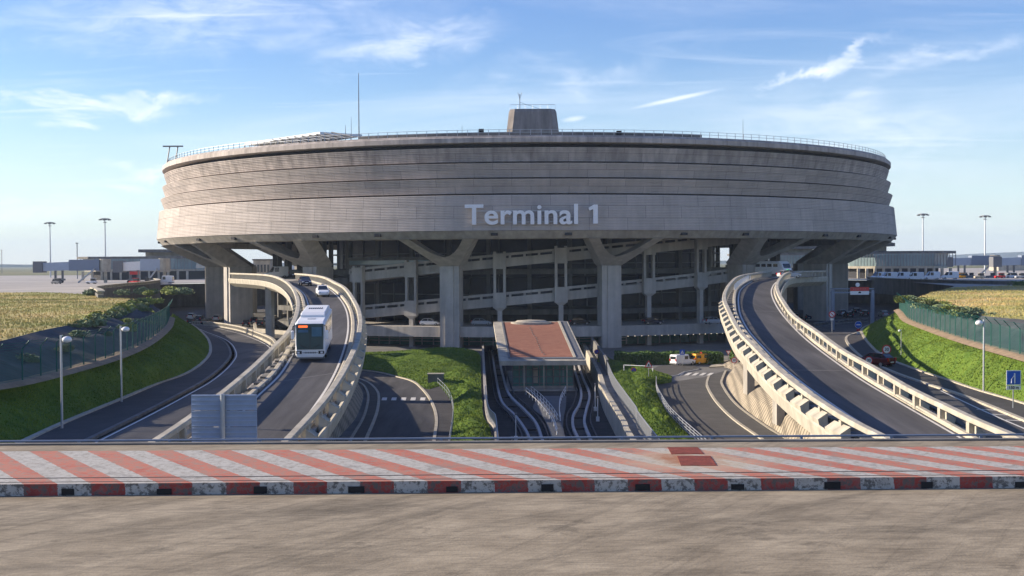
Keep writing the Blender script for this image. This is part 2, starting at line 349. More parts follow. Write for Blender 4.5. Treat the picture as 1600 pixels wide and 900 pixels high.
def deck_mat():
    m = M('stained_deck_concrete', (.245, .20, .135), .9, .14, .55, .12, 14, col2=(.40, .335, .235), big=.0); t = m.node_tree; K = t.links; b = t.nodes['Principled BSDF']
    cur = b.inputs['Base Color'].links[0].from_socket
    tc = nd(t, 'ShaderNodeTexCoord')
    for rot, sc, lo, hi, dk in ((40, (.12, 1.3, 1), .46, .70, .62), (4, (.25, .9, 1), .50, .72, .62), (60, (.06, 3.0, 1), .52, .68, .74), (0, (2.2, 11, 1), .46, .62, .76), (2, (.5, 4, 1), .52, .66, .78), (30, (.6, .6, 1), .60, .66, .70)):
        mp = nd(t, 'ShaderNodeMapping'); mp.inputs['Scale'].default_value = sc; mp.inputs['Rotation'].default_value = (0, 0, R(rot)); K.new(tc.outputs['Object'], mp.inputs[0])
        mp.vector_type = 'TEXTURE'; mp.inputs['Scale'].default_value = tuple(1 / q for q in sc)
        nz = nd(t, 'ShaderNodeTexNoise'); nz.inputs['Scale'].default_value = .9; nz.inputs['Detail'].default_value = 8; nz.inputs['Roughness'].default_value = .7; K.new(mp.outputs[0], nz.inputs[0])
        q = nd(t, 'ShaderNodeMapRange'); q.inputs[1].default_value = lo; q.inputs[2].default_value = hi; q.inputs[3].default_value = 1; q.inputs[4].default_value = dk; K.new(nz.outputs[0], q.inputs[0])
        v = nd(t, 'ShaderNodeMix', data_type='RGBA', blend_type='MULTIPLY'); v.inputs[0].default_value = 1; K.new(cur, v.inputs[6]); K.new(q.outputs[0], v.inputs[7]); cur = v.outputs[2]
    K.new(cur, b.inputs['Base Color']); return m
deckm = deck_mat()

# ================================================================== GROUND
GZ = -17.25
CX, CY = 3.75, 322.0
fldL = [(0, 533), (71, 515), (142, 501), (185, 487), (231, 470)]
fldR = [(1600, 499), (1540, 494), (1475, 481), (1426, 469), (1450, 458), (1480, 450)]
FL = [P(x, y, -5.6) for x, y in fldL]; FR = [P(x, y, -5.6) for x, y in fldR]
inner = [(-37, -60), (-37, 60)] + [(p.x, p.y) for p in FL] + [(-72, 208), (-83, 235), (-89, 265), (-93, 300), (-100, 335)]
inner += [(CX + 112 * math.sin(R(a)), CY + 112 * math.cos(R(a))) for a in range(-70, 71, 10)]
inner += [(110, 340), (107, 310), (101, 270)] + [(p.x, p.y) for p in FR[::-1]] + [(43, 60), (43, -60)]
def ground():
    m = MB(); rings = []
    for k, (rad, z) in enumerate(((0, -5.75), (1, -5.9), (2, -6.1), (3, -6.3))):
        row = []
        for x, y in inner:
            v = Vector((x - 0, y - 150, 0)); n = v.normalized()
            if k == 0: q = Vector((x, y, z))
            elif k == 1: q = Vector((x, y, 0)) + n * 60; q.z = z
            elif k == 2: q = Vector((0, 150, 0)) + n * 900; q.z = z
            else: q = Vector((0, 150, 0)) + n * 7000; q.z = z
            row.append(q)
        row.append(row[0].copy()); rings.append(row)
    m.loft(rings); o = m.build('ground', apron); tag(o, kind='structure')
    o.data.materials.append(farland)
    for i, p in enumerate(o.data.polygons):
        if p.center.length > 1500: p.material_index = 1
ground()
# low ground on both sides of the railway cutting
tw = [P(780, 692, -17), P(768, 662, -17), P(762, 632, -17), P(757, 560, -17), P(756, 541, -17)]      # left cutting wall
te = [P(985.5, 690, -17), P(973, 664, -17), P(958, 638, -17), P(941, 606.7, -17), P(930, 575, -17)]   # right cutting wall
tw = [Vector((tw[0].x + 1.5, 20, -17))] + tw + [Vector((-6.5, 262, -17))]; te = [Vector((te[0].x - .5, 20, -17))] + te + [Vector((15, 262, -17))]
TW = cr(tw, 4); TE = cr(te, 4); TW = rs(TW, 60); TE = rs(TE, 60)
m = MB()
fl = lambda c, z: [Vector((p.x, p.y, z)) for p in c]
m.loft([[Vector((-260, p.y, GZ)) for p in TW], fl(TW, GZ)]); m.loft([fl(TE, GZ), [Vector((260, p.y, GZ)) for p in TE]])
m.add([(-260, 262, GZ), (260, 262, GZ), (260, 520, GZ), (-260, 520, GZ)], [(0, 1, 2, 3)])
m.add([(-260, -80, GZ), (260, -80, GZ), (260, 20, GZ), (-260, 20, GZ)], [(0, 1, 2, 3)])
tag(m.build('low_ground', M('low_ground_bounce', (.17, .165, .155), .9, .2, .3, .2, 10, big=.2)), kind='structure')  # dark road ground coloured paler to bounce light up under the drum
m = MB(); m.loft([fl(TW, -19.62), fl(TE, -19.62)]); m.add([(-8, 262, -19.7), (16, 262, -19.7), (16, 262, GZ), (-8, 262, GZ)], [(0, 1, 2, 3)]); tag(m.build('cutting_floor', dirt), kind='structure')

# ------------------------------------------------------------------ generic strip road
def strip(name, left, right, m, zf=None, z=None, dz=0, n=70, cross=6, kind='structure'):
    a = rs(left, n); b = rs(right, n); rows = []
    for k in range(cross + 1): rows.append([a[i].lerp(b[i], k / cross) for i in range(n + 1)])
    mb = MB(); mb.loft(rows, zf, dz)
    o = mb.build(name, m); 
    if kind: tag(o, kind=kind)
    return o
def line(name, c, w, m, zf=None, dz=.02, kind='structure', parent=None):
    mb = MB(); mb.loft([off(c, -w / 2, zf, dz), off(c, w / 2, zf, dz)]); o = mb.build(name, m, parent)
    if kind: tag(o, kind=kind)
    return o
def curve(pts, zf=None, z=None, step=1.5, dz=0, sm=2):
    q = []
    for p in pts:
        if len(p) == 3: q.append(PD(p[0], p[2], zf(p[2]) if zf else z))
        elif zf: q.append(PR(p[0], p[1], zf, dz))
        else: q.append(P(p[0], p[1], z))
    return smoothc(cr(q, step), sm)
def ext(c, L_=25):     # straight run on towards and under the camera bridge
    d = (c[-1] - c[-3]).normalized(); return c + [c[-1] + d * (L_ * k / 8) for k in range(1, 9)]

# ================================================================== RAMP VIADUCTS
def viaduct(label, rl, rr, ll, lr, piers, name='ramp_viaduct', grp='curved ramp viaducts', ab=78):
    root = empty(name, (rl[0].x, rl[0].y, zr(rl[0].y)), 0, label, 'ramp', grp)
    inv = Matrix.Translation(-Vector(root.location))
    def bld(mb, nm, mt, par=root, smooth=False):
        mb.v = [tuple(inv @ Vector(v)) for v in mb.v] if par == root or par.parent == root else mb.v
        return mb.build(nm, mt, par, smooth)
    n = 110
    A = rs(rl, n); B = rs(rr, n)
    # deck (closed slab with sloping soffit)
    top = [[A[i].lerp(B[i], k / 8) for i in range(n + 1)] for k in range(9)]
    for r_ in top:
        for p in r_: p.z = zr(p.y) - .06
    bot = []
    for f in (.0, .18, .82, 1.):
        row = [A[i].lerp(B[i], f) for i in range(n + 1)]
        for p in row: p.z = zr(p.y) - (.6 if f in (0., 1.) else 1.7)
        bot.append(row)
    mb = MB(); mb.loft(top + bot[::-1] + [top[0]]); bld(mb, 'deck', conc)
    # roadway between kerbs
    ki = [off(ll, .38, zr), off(lr, -.38, zr)]
    a = rs(ki[0], n); b = rs(ki[1], n)
    mb = MB(); mb.loft([[a[i].lerp(b[i], k / 8) for i in range(n + 1)] for k in range(9)], zr, .0); bld(mb, 'roadway', asph)
    for c_ in (ll, lr):
        mb = MB(); mb.loft([off(c_, -.09, zr, .02), off(c_, .09, zr, .02)]); bld(mb, 'edge_line', white)
    for side, rc in ((1, rl), (-1, rr)):
        # rail beam on posts, kerb, footway slabs, outer wall
        mb = MB(); mb.sweep(rc, [(-.22, .88), (.22, .88), (.24, .92), (.24, 1.14), (.19, 1.19), (-.19, 1.19), (-.24, 1.14), (-.24, .92)], side)
        par = bld(mb, 'parapet_rail', concl)
        kc = ki[0] if side == 1 else ki[1]; mb = MB(); mb.sweep(kc, [(-.05, -.1), (.35, -.1), (.35, .2), (.29, .24), (.01, .24), (-.05, .18)], side); bld(mb, 'kerb', kerbm)
        ka, kb_ = rs(off(kc, .3 * side, zr), n), rs(off(rc, -.28 * side, zr), n); mb = MB(); mb.loft([[ka[i].lerp(kb_[i], k / 4) for i in range(n + 1)] for k in range(5)], zr, .05 if side == 1 else .14); bld(mb, 'footway', concd if side == 1 else conc)
        mb = MB(); mb.sweep(rc, [(.36, -.10), (.62, .0), (.67, -.15), (.52, -1.0), (-.75, -1.8), (-1.0, -1.7), (.1, -1.05), (.25, -.8)], side); bld(mb, 'outer_wall', concl)
        s = 0; last = 0; k = 0; sb = None
        for i in range(1, len(rc) - 1):
            s += (rc[i] - rc[i - 1]).length
            if s - last > 1.9 and side == 1:
                last = s; nn, t = nrm(rc, i); q = rc[i]
                if q.y < 44: continue
                if sb is None: e = MB(); e.box(-1.30, -.35, -.72, .72, .0, .17); sb = e.build('footway_slab', concd, par); o = sb
                else: o = sb.copy(); C.objects.link(o)
                o.parent = par; o.location = inv @ q; o.rotation_euler = (0, 0, math.atan2((nn * side).y, (nn * side).x))
        # posts with outside brackets, one by one
        bl = 1.5 if (side == 1 and ab > 78) else .5
        pm = MB(); pm.hexa([(-.2, -.22, -.45), (.25, -.22, -.45), (.25, .22, -.45), (-.2, .22, -.45)], [(-.2, -.22, .86), (.25, -.22, .86), (.25, .22, .86), (-.2, .22, .86)])
        pm.hexa([(.1, -bl, -.9), (.46, -bl, -.8), (.46, bl, -.8), (.1, bl, -.9)], [(.1, -bl, .66), (.70, -bl, .26), (.70, bl, .26), (.1, bl, .66)])
        p0 = pm.build('post', concl, par); sm = MB(); sm.box(-.2, .2, -.11, .11, -.3, .86); q0 = sm.build('post', concl, par)
        s = 0; last = -9; first = {}; cnt = 0
        for i in range(1, len(rc) - 1):
            s += (rc[i] - rc[i - 1]).length; d = rc[i].y
            if d < 44: continue
            gap = 4.5 if d < 140 else max(1.15, 4.5 - (d - 140) * .12)
            if s - last >= gap and cnt < 98:
                last = s; cnt += 1; nn, t = nrm(rc, i); src = p0 if gap > 3 else q0
                if src not in first: first[src] = 1; o = src
                else: o = src.copy(); C.objects.link(o)
                o.parent = par; o.location = inv @ rc[i]
                o.rotation_euler = (0, 0, math.atan2((nn * side).y, (nn * side).x))
        for q in (p0, q0):
            if q not in first: bpy.data.objects.remove(q)
    # expansion joints
    for fr in (.45, .72):
        i = int(n * fr); mb = MB(); c_ = [a[i], b[i]]
        mb.add([a[i] + Vector((0, 0, .012)), b[i] + Vector((0, 0, .012)), b[i] + Vector((0, .25, .03)), a[i] + Vector((0, .25, .03))], [(0, 1, 2, 3)]); bld(mb, 'expansion_joint', concd)
    for (x, y, sx, sy, zt, zb) in piers:
        mb = MB(); mb.box(x - sx / 2, x + sx / 2, y - sy / 2, y + sy / 2, zb, zt); bld(mb, 'pier', conc)
    # solid abutment where the ramp reaches the ground
    ia = [i for i in range(n + 1) if (A[i].y + B[i].y) / 2 < ab]
    if len(ia) > 2:
        ta = [A[i].lerp(B[i], .07) for i in ia]; tb = [A[i].lerp(B[i], .93) for i in ia]
        def zz(r_, f, inn): 
            return [Vector((p.x, p.y, zr(p.y) - .8 if f else GZ - .1)) for p in r_]
        mb = MB(); mb.loft([zz(ta, 1, 0), zz(ta, 0, 0), zz(tb, 0, 0), zz(tb, 1, 0), zz(ta, 1, 0)])
        k = len(ia); e = MB()
        mb.add([zz(ta, 1, 0)[0], zz(tb, 1, 0)[0], zz(tb, 0, 0)[0], zz(ta, 0, 0)[0]], [(0, 1, 2, 3)]); bld(mb, 'abutment', conc)
    return root
T = 1.1
def railc(pts): return curve(pts, zr, dz=T)
LrL = ext(railc([(361, 0, 258), (405, 0, 228), (427, 0, 206), (444, 438), (456, 448), (463, 461), (466, 475), (463, 493), (452, 517), (430, 540), (397, 573), (350, 613), (290, 658), (247, 687)]))
LrR = ext(railc([(462, 0, 240), (484, 0, 215), (506, 433), (523, 441), (540, 451), (557, 477), (563, 500), (560, 527), (549, 557), (529.5, 593), (505, 627), (477, 658), (445.5, 692)]))
LlL = ext(curve([(440, 0, 205), (459, 447.5), (472.5, 457), (479, 468), (483, 490), (477, 520), (458, 553), (437, 587), (400, 622), (370, 655), (336, 690)], zr))
LlR = ext(curve([(470, 0, 225), (490, 0, 200), (507, 448), (523, 459), (535.5, 474), (543, 493), (543, 523), (531, 565), (513, 603), (490, 637), (470, 665), (443, 693)], zr))
viaduct('left curved concrete ramp carrying the white coach up into the round terminal', LrL, LrR, LlL, LlR,
        [(-44.8, 219, 1.1, 3.0, -4.2, -13.6), (-27.5, 150, 1.2, 2.6, -6.8, -16.5), (-22.5, 122, 1.2, 2.6, -8.6, -16.5), (-18, 96, 1.2, 2.6, -10, -16.9)], ab=74)
RrL = ext(railc([(1205, 0, 238), (1180, 0, 208), (1155, 432), (1142, 442), (1133, 457), (1132, 470), (1138, 484), (1146.5, 502), (1158.7, 521.6), (1173, 536), (1198, 561), (1222, 583), (1259, 612), (1295.6, 636.5), (1332, 658.5), (1381, 683)]))
RrR = ext(railc([(1289, 0, 236), (1250, 0, 226), (1228, 0, 206), (1215, 442), (1216, 456.5), (1227, 476), (1241, 494), (1276.5, 518.7), (1315.6, 547), (1369, 577), (1422, 607.6), (1475.6, 634), (1522, 655.6), (1575, 677)]))
RlL = ext(curve([(1195, 0, 220), (1180, 438), (1160, 450), (1154, 463), (1155, 485), (1161, 502), (1173, 521.6), (1198, 548.5), (1222, 573), (1262, 605), (1330, 652), (1372, 677)], zr))
RlR = ext(curve([(1240, 0, 218), (1224, 0, 202), (1213, 441), (1206, 451), (1206, 462), (1214, 479.6), (1230, 501), (1262, 533), (1333, 586), (1404.5, 629), (1486, 677)], zr))
viaduct('right curved concrete ramp, empty, with a side bank of paving beneath it', RrL, RrR, RlL, RlR,
        [(28.6, 143, .9, 2.4, -7.4, -16), (27.0, 120, .8, 2.0, -9.0, -16.5), (46.5, 204, 1.1, 2.6, -4.6, -13.5)], ab=81)

bo = None
for i in range(0, 15):
    y_ = 172 + i * 2.7; k_ = min(range(len(RlL)), key=lambda k: abs(RlL[k].y - y_)); n_, t_ = nrm(RlL, k_); p_ = RlL[k_] + n_ * .7
    if bo is None: q = MB(); q.box(-.12, .12, -.12, .12, 0, 1.0); bo = q.build('white_bollard', whitem); o = bo
    else: o = bo.copy(); C.objects.link(o)
    o.location = (p_.x, p_.y, zr(p_.y)); tag(o, 'white bollard at the head of the right ramp, ' + str(i + 1) + ({1: 'st', 2: 'nd', 3: 'rd'}.get(i + 1, 'th')) + ' from the near end', 'bollard', 'white bollards at the head of the right ramp')
# ================================================================== LOWER SIDE ROADS
a = ext(curve([(290, 505), (316, 517), (352, 532), (366, 550.7), (359, 568), (330.7, 593), (284, 620), (227.6, 650), (142, 693)], zl))
b = ext(curve([(290, 499.5), (335, 509), (378, 518), (405, 530), (425, 545), (430, 562), (400, 600), (350, 640), (275, 690)], zl))
tag(strip('side_road', a, b, asph, zl, n=90), kind='structure'); line('road_line', off(a, -.25, zl), .16, white, zl, .02); bb = b
b2 = curve([(305, 511), (335, 512.5), (372.5, 521), (397.5, 530), (416, 539), (427, 550)], zl); line('road_line', b2, .16, white, zl, .02)
foot = ext(curve([(275, 497), (300, 508), (322, 527), (329, 548), (318, 567), (290, 586), (249, 600.5), (192, 625), (99.5, 664), (40, 692)], zl))
strip('shoulder_path', foot, off(a, .55, zl), asph3, zl, dz=.1, n=90)
kb = MB(); kb.sweep(off(a, .5, zl), [(-.14, -.1), (.14, -.1), (.14, .12), (-.14, .12)]); tag(kb.build('kerb', concd), kind='structure')
kb = MB(); kb.sweep(foot, [(-.2, -.1), (.2, -.1), (.2, .2), (-.2, .2)]); tag(kb.build('kerb', kerbm), kind='structure')
def parapet(c, label, zf, h=.95, gap=1.2, cat='parapet', grp=None, m=concl):
    root = empty('road_parapet', c[0], 0, label, cat, grp); inv = -Vector(c[0])
    mb = MB(); mb.sweep(c, [(-.2, h - .22), (.2, h - .22), (.2, h), (-.2, h)]); mb.v = [tuple(Vector(v) + inv) for v in mb.v]; mb.build('rail', m, root)
    mb = MB(); mb.sweep(c, [(-.3, -.6), (.3, -.6), (.3, .25), (-.3, .25)]); mb.v = [tuple(Vector(v) + inv) for v in mb.v]; mb.build('base', m, root)
    s = 0; last = -9; f = None
    for i in range(1, len(c)):
        s += (c[i] - c[i - 1]).length
        if s - last > gap:
            last = s
            if f is None: q = MB(); q.box(-.17, .17, -.12, .12, .25, h - .2); f = q.build('post', m, root); o = f
            else: o = f.copy(); C.objects.link(o)
            n, t = nrm(c, i); o.location = Vector(c[i]) + inv; o.rotation_euler = (0, 0, math.atan2(n.y, n.x))
pc = curve([(289, 507), (335, 510), (372.5, 516.5), (397.5, 525), (422.5, 536), (432, 546)], zl, step=.6)
parapet(pc, 'low pale concrete parapet round the far bend of the left lower road', zl)
# right one
ra = ext(curve([(1268, 517), (1300, 536), (1340, 565), (1400, 605), (1470, 645), (1540, 690)], zl))
rb = ext(curve([(1390, 506), (1340, 520), (1322, 530), (1345, 558), (1390, 580), (1436, 597), (1511, 622), (1600, 658)], zl))
rfar = curve([(1272, 512), (1300, 507.5), (1337, 504), (1385, 502)], zl, step=1)
strip('side_road', ra, rb, asph, zl, n=90)
mb = MB(); mb.add([PR(1260, 520, zl) + Vector((0, 0, -.02)), PR(1340, 560, zl) + Vector((0, 0, -.02)), PR(1440, 520, zl) + Vector((0, 0, -.02)), PR(1480, 496, zl) + Vector((0, 0, -.02)), PR(1275, 500, zl) + Vector((0, 0, -.02))], [(0, 1, 2, 3, 4)])
tag(mb.build('side_road_fork', asph), kind='structure')
rfoot = ext(curve([(1390, 500), (1351, 512), (1349, 526), (1374, 554), (1420, 575), (1475.6, 594), (1532.5, 613), (1600, 633), (1660, 655)], zl))
strip('shoulder_path', off(rb, -.2, zl), rfoot, asph3, zl, dz=.1, n=90)
kb = MB(); kb.sweep(rb, [(-.18, -.1), (.18, -.1), (.18, .14), (-.18, .14)]); tag(kb.build('kerb', kerbm), kind='structure')
kb = MB(); kb.sweep(rfoot, [(-.25, -.1), (.2, -.1), (.2, .2), (-.25, .2)]); tag(kb.build('kerb', kerbm), kind='structure')
line('road_line', ext(curve([(1470, 611), (1499, 625), (1549, 648), (1600, 670)], zl)), .16, white, zl, .02)
for k, (x, y) in enumerate(((1556, 642), (1580, 650), (1604, 659))):
    p = PR(x, y, zl); line('hatch_mark', [p + Vector((-1.0, .9, 0)), p + Vector((.0, .1, 0)), p + Vector((.9, -.6, 0))], .3, white, zl, .025)
parapet(rfar, 'low parapet with posts behind the gantry at the far edge of the right lower road', zl, m=concd, gap=2.2)

# ================================================================== LOW CENTRE ROADS
Z0 = GZ
def flatp(n_, pts, m, dz): 
    mb = MB(); mb.add([P(x, y, Z0) + Vector((0, 0, dz)) for x, y in pts], [tuple(range(len(pts)))]); o = mb.build(n_, m); tag(o, kind='structure'); return o
def gc(pts, z=GZ, step=1.5): return ext(curve(pts, None, z, step), 60)
# left loop
cl = gc([(535, 583), (556, 591), (576, 599), (588.7, 611), (592, 622), (590, 641), (584, 659.6), (574.7, 681)])
crr = gc([(520, 577), (559, 578.7), (590, 582), (621, 589.6), (646, 597), (665, 614.5), (677, 634.7), (682, 656.5), (679, 684.5)])
strip('loop_road', cl, crr, asph, None, dz=0).location.z = .03
fpl = gc([(535, 588), (564, 600), (573, 611), (575.5, 622), (573, 638), (567, 656), (556, 675)])
strip('footpath', fpl, cl, asph2).location.z = .13
gl = gc([(535, 592), (554.5, 596), (565, 610), (567.7, 622), (562, 641), (554.5, 656.5), (543.6, 669)])
kerb_prof = [(-.16, -.05), (.16, -.05), (.16, .16), (-.16, .16)]
for c_ in (cl, crr, fpl): kb = MB(); kb.sweep(c_, kerb_prof); tag(kb.build('kerb', kerbm), kind='structure')
rail1 = gc([(684, 603), (687, 606), (699, 619), (707, 638), (708, 659.6), (704, 689)])
strip('footpath', off(crr[-len(crr) * 2 // 3:], .1), rail1, asph3).location.z = .12
# right loop
kr = gc([(1108, 588), (1105, 597), (1105.5, 605.7), (1118.7, 628), (1145, 655), (1187, 685)])
fo = gc([(1134, 580), (1129, 592), (1128, 602), (1149, 632), (1194, 666), (1224.5, 685)])
gr_ = gc([(1145, 578), (1135.7, 590), (1137.6, 605.7), (1164, 639.7), (1217, 677.5)])
strip('footpath', kr, fo, asph2).location.z = .13
for c_ in (kr, fo): kb = MB(); kb.sweep(c_, kerb_prof); tag(kb.build('kerb', kerbm), kind='structure')
rail2 = curve([(1025.5, 601), (1026.7, 616), (1042, 645), (1060, 666), (1089, 693)], None, GZ, .8)
strip('loop_road', rail2, kr[:len(rail2) + 20], asph2).location.z = .03
# crossing marks
for k in range(5):
    flatp('crossing_mark', [(597.5 + k * 15, 621.6), (605 + k * 15, 621.6), (604 + k * 15, 626), (596 + k * 15, 626)], white, .05)
    x = 1064 + k * 11.5; flatp('crossing_mark', [(x, 583), (x + 6, 583), (x + 0, 587), (x - 6.5, 587)], white, .05)
isl = [(1021, 578), (1020, 584), (1028, 588), (1045, 589), (1058, 587), (1068, 582), (1092, 577.5), (1088, 574), (1050, 572), (1030, 573)]
pi_ = [P(x, y, GZ) for x, y in isl]
mb = MB(); n_ = len(pi_); mb.add([p + Vector((0, 0, .18)) for p in pi_] + pi_, [tuple(range(n_))] + [(i, (i + 1) % n_, n_ + (i + 1) % n_, n_ + i) for i in range(n_)])
tag(mb.build('traffic_island', asph2), kind='structure')
kb = MB(); kb.sweep(pi_[1:7], kerb_prof); tag(kb.build('kerb', white), kind='structure')
mb = MB(); p = [P(x, y, GZ) for x, y in ((1108, 575), (1112, 571), (1150, 568), (1185, 569), (1185, 572), (1150, 572))]
mb.add([q + Vector((0, 0, .16)) for q in p] + p, [tuple(range(6))] + [(i, (i + 1) % 6, 6 + (i + 1) % 6, 6 + i) for i in range(6)]); tag(mb.build('traffic_island', kerbm), kind='structure')
# banks of paving below the ramps
def bank(lo, hi, mt, label, n=60, cross=14):
    a_ = rs(lo, n); b_ = rs(hi, n); rows = []
    for k in range(cross + 1):
        row = [a_[i].lerp(b_[i], k / cross) for i in range(n + 1)]
        for i, p in enumerate(row):
            f = k / cross; lo_, hi_ = (a_[i].z, b_[i].z) if a_[i].z < b_[i].z else (b_[i].z, a_[i].z); g = f if a_[i].z < b_[i].z else 1 - f; p.z = lo_ + (hi_ - lo_) * g ** .5
        rows.append(row)
    mb = MB(); mb.loft(rows); o = mb.build('paved_bank', mt); tag(o, kind='structure'); return o, rows
def cobble():
    m = M('paved_bank_blocks', (.36, .31, .235), .9, .15, .7, .2, 6); t = m.node_tree; b = t.nodes['Principled BSDF']; cur = b.inputs['Base Color'].links[0].from_socket
    tc = nd(t, 'ShaderNodeTexCoord'); bt = nd(t, 'ShaderNodeTexBrick'); bt.offset = .5; bt.inputs['Scale'].default_value = 1; bt.inputs['Brick Width'].default_value = .9; bt.inputs['Row Height'].default_value = .9
    bt.inputs['Mortar Size'].default_value = .13; bt.inputs['Color1'].default_value = (1, 1, 1, 1); bt.inputs['Color2'].default_value = (.88, .88, .88, 1); bt.inputs['Mortar'].default_value = (.42, .42, .42, 1)
    mp = nd(t, 'ShaderNodeMapping'); mp.inputs['Rotation'].default_value = (0, 0, R(35)); t.links.new(tc.outputs['Object'], mp.inputs[0]); t.links.new(mp.outputs[0], bt.inputs[0])
    v = nd(t, 'ShaderNodeMix', data_type='RGBA', blend_type='MULTIPLY'); v.inputs[0].default_value = 1; t.links.new(cur, v.inputs[6]); t.links.new(bt.outputs[0], v.inputs[7]); t.links.new(v.outputs[2], b.inputs['Base Color'])
    bp = nd(t, 'ShaderNodeBump'); bp.inputs['Strength'].default_value = .8; bp.inputs['Distance'].default_value = .15; t.links.new(bt.outputs[1], bp.inputs['Height']); bp.invert = True; t.links.new(bp.outputs[0], b.inputs['Normal'])
    return m
cob = cobble()
hiR = [p + Vector((0, 0, -.15)) for p in ra if p.y < 190]; loR = [p + Vector((0, 0, .06)) for p in gr_]
loR = [Vector((36, 205, GZ))] + [Vector((34.5, 195, GZ))] + loR
hiR = [Vector((52, 215, GZ + .5))] + hiR
loR = [p for p in loR if p.y > 46]; hiR = [p for p in hiR if p.y > 46]
bank(loR, hiR, cob, '')
hiL = [p + Vector((0, 0, -.15)) for p in bb if p.y < 175 and p.y > 46]; loL = [Vector((-30, 190, GZ)), Vector((-29, 180, GZ))] + [p + Vector((0, 0, .06)) for p in gl if p.y > 46]
bank(hiL, loL, cob, '')
# stepped retaining wall up to the parking level, left and right
PZ = -13.7
def terr(pts, sgn):
    mb = MB(); c_ = [Vector((x, y, PZ)) for x, y in pts]
    mb.sweep(c_, [(-.3, -4.2), (.3, -4.2), (.3, .75), (-.3, .75)]); return mb
lt = [(-29, 182), (-31, 205), (-40, 226), (-52, 240), (-57, 262), (-60, 300), (-60, 400)]
rt = [(36, 190), (44, 213), (55, 240), (62, 262), (66, 300), (66, 400)]
tag(terr(lt, 1).build('retaining_wall', concl), 'pale concrete retaining wall under the terminal, left of the left ramp', 'wall')
tag(terr(rt, 1).build('retaining_wall', concl), 'concrete retaining wall under the terminal, right of the right ramp', 'wall')
mb = MB(); mb.add([(x, y, PZ - .05) for x, y in lt] + [(-260, 400, PZ - .05), (-260, 182, PZ - .05)], [tuple(range(9))]); tag(mb.build('parking_ground', asph2), kind='structure')
mb = MB(); mb.add([(x, y, PZ - .05) for x, y in rt] + [(260, 400, PZ - .05), (260, 190, PZ - .05)], [tuple(range(8))]); tag(mb.build('parking_ground', asph3), kind='structure')

# ================================================================== SLOPES AND FIELDS
def surf(name, lo, hi, mt, n=90, cross=10, amp=.12, zb=0, kind='structure'):
    a_ = rs(lo, n); b_ = rs(hi, n); rows = []
    for k in range(cross + 1):
        row = []
        for i in range(n + 1):
            p = a_[i].lerp(b_[i], k / cross); e = min(k, cross - k) / cross * 2
            p.z += amp * e * 3 * pnoise(p * .25) + zb * math.sin(math.pi * k / cross); row.append(p)
        rows.append(row)
    mb = MB(); mb.loft(rows); o = mb.build(name, mt, smooth=True); tag(o, kind=kind); return rows
def tufts(name, rowsets, count, h, w, mt, label, blades=4, wfun=None):
    mb = MB(); rnd = random.random
    cells = []
    for rows in rowsets:
        for i in range(len(rows) - 1):
            for k in range(len(rows[0]) - 1):
                q = (rows[i][k], rows[i][k + 1], rows[i + 1][k + 1], rows[i + 1][k]); ar = (q[1] - q[0]).cross(q[3] - q[0]).length; d = max(50, q[0].y)
                cells.append((q, ar / d ** 1.2 * (wfun(q[0]) if wfun else 1)))
    cum = []; s = 0
    for c_ in cells: s += c_[1]; cum.append(s)
    import bisect
    for _ in range(count):
        q = cells[min(len(cells) - 1, bisect.bisect(cum, rnd() * s))][0]; u, v = rnd(), rnd()
        p = q[0].lerp(q[1], u).lerp(q[3].lerp(q[2], u), v)
        for _b in range(blades):
            an = rnd() * 6.283; dr = Vector((math.cos(an), math.sin(an), 0)); hh = h * (.5 + rnd() * .9); o = Vector(((rnd() - .5) * w * 3, (rnd() - .5) * w * 3, 0)); sd_ = Vector((-dr.y, dr.x, 0)) * w
            lean = dr * hh * (rnd() * .7); mb.add([p + o - sd_, p + o + sd_, p + o + lean + Vector((0, 0, hh))], [(0, 1, 2)])
    o = mb.build(name, mt); tag(o, label, None, None, 'stuff'); return o
fbL = [(-60, 612), (0, 604), (36, 597), (107, 579), (178, 558), (227, 536), (258, 511.6), (265, 496)]
FBL = curve(fbL, None, -7.75); FBL = ext(FBL[::-1], 20)
footL = foot
fT = [p for p in footL if p.y > 45]
hi = rs([FBL[i] for i in range(len(FBL))], 120)
rL = surf('grass_slope', rs(fT, 120), hi, grassb, n=120, cross=14, amp=.35, zb=.5)
fe = ext(curve(fldL[::1] and [(-60, 545)] + fldL, None, -5.6)[::-1], 20)
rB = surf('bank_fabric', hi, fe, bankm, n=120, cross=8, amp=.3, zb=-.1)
FBR = ext(curve([(1405, 484), (1411.5, 490), (1422, 501), (1458, 515), (1511, 533), (1600, 558), (1680, 580)], None, -7.75), 20)
hiR2 = rs(FBR, 120); rR = surf('grass_slope', rs([p for p in rfoot if p.y > 40], 120), hiR2, grassb, n=120, cross=14, amp=.35, zb=.4)
feR = ext(curve([(1426, 469), (1475, 481), (1540, 494), (1600, 499), (1680, 508)], None, -5.6), 20)
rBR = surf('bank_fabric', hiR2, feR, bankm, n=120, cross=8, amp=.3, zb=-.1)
# soil strips at the fence foot
for c_, s_ in ((FBL, 1), (FBR, -1)):
    mb = MB(); mb.loft([off(c_, -.2 * s_, None, .12), off(c_, (.9 if s_ > 0 else -1.5), None, -.02 if s_ > 0 else -.05)]); 
    mb = MB(); mb.loft([off(c_, u, None, z_) for u, z_ in ((-.8, .16), (-.2, .2), (.3, .12), (.9, -.1))] if s_ < 0 else [off(c_, u, None, z_) for u, z_ in ((-.8, -.1), (-.2, .12), (.5, .2))])
    tag(mb.build('soil_strip', soil), kind='structure')
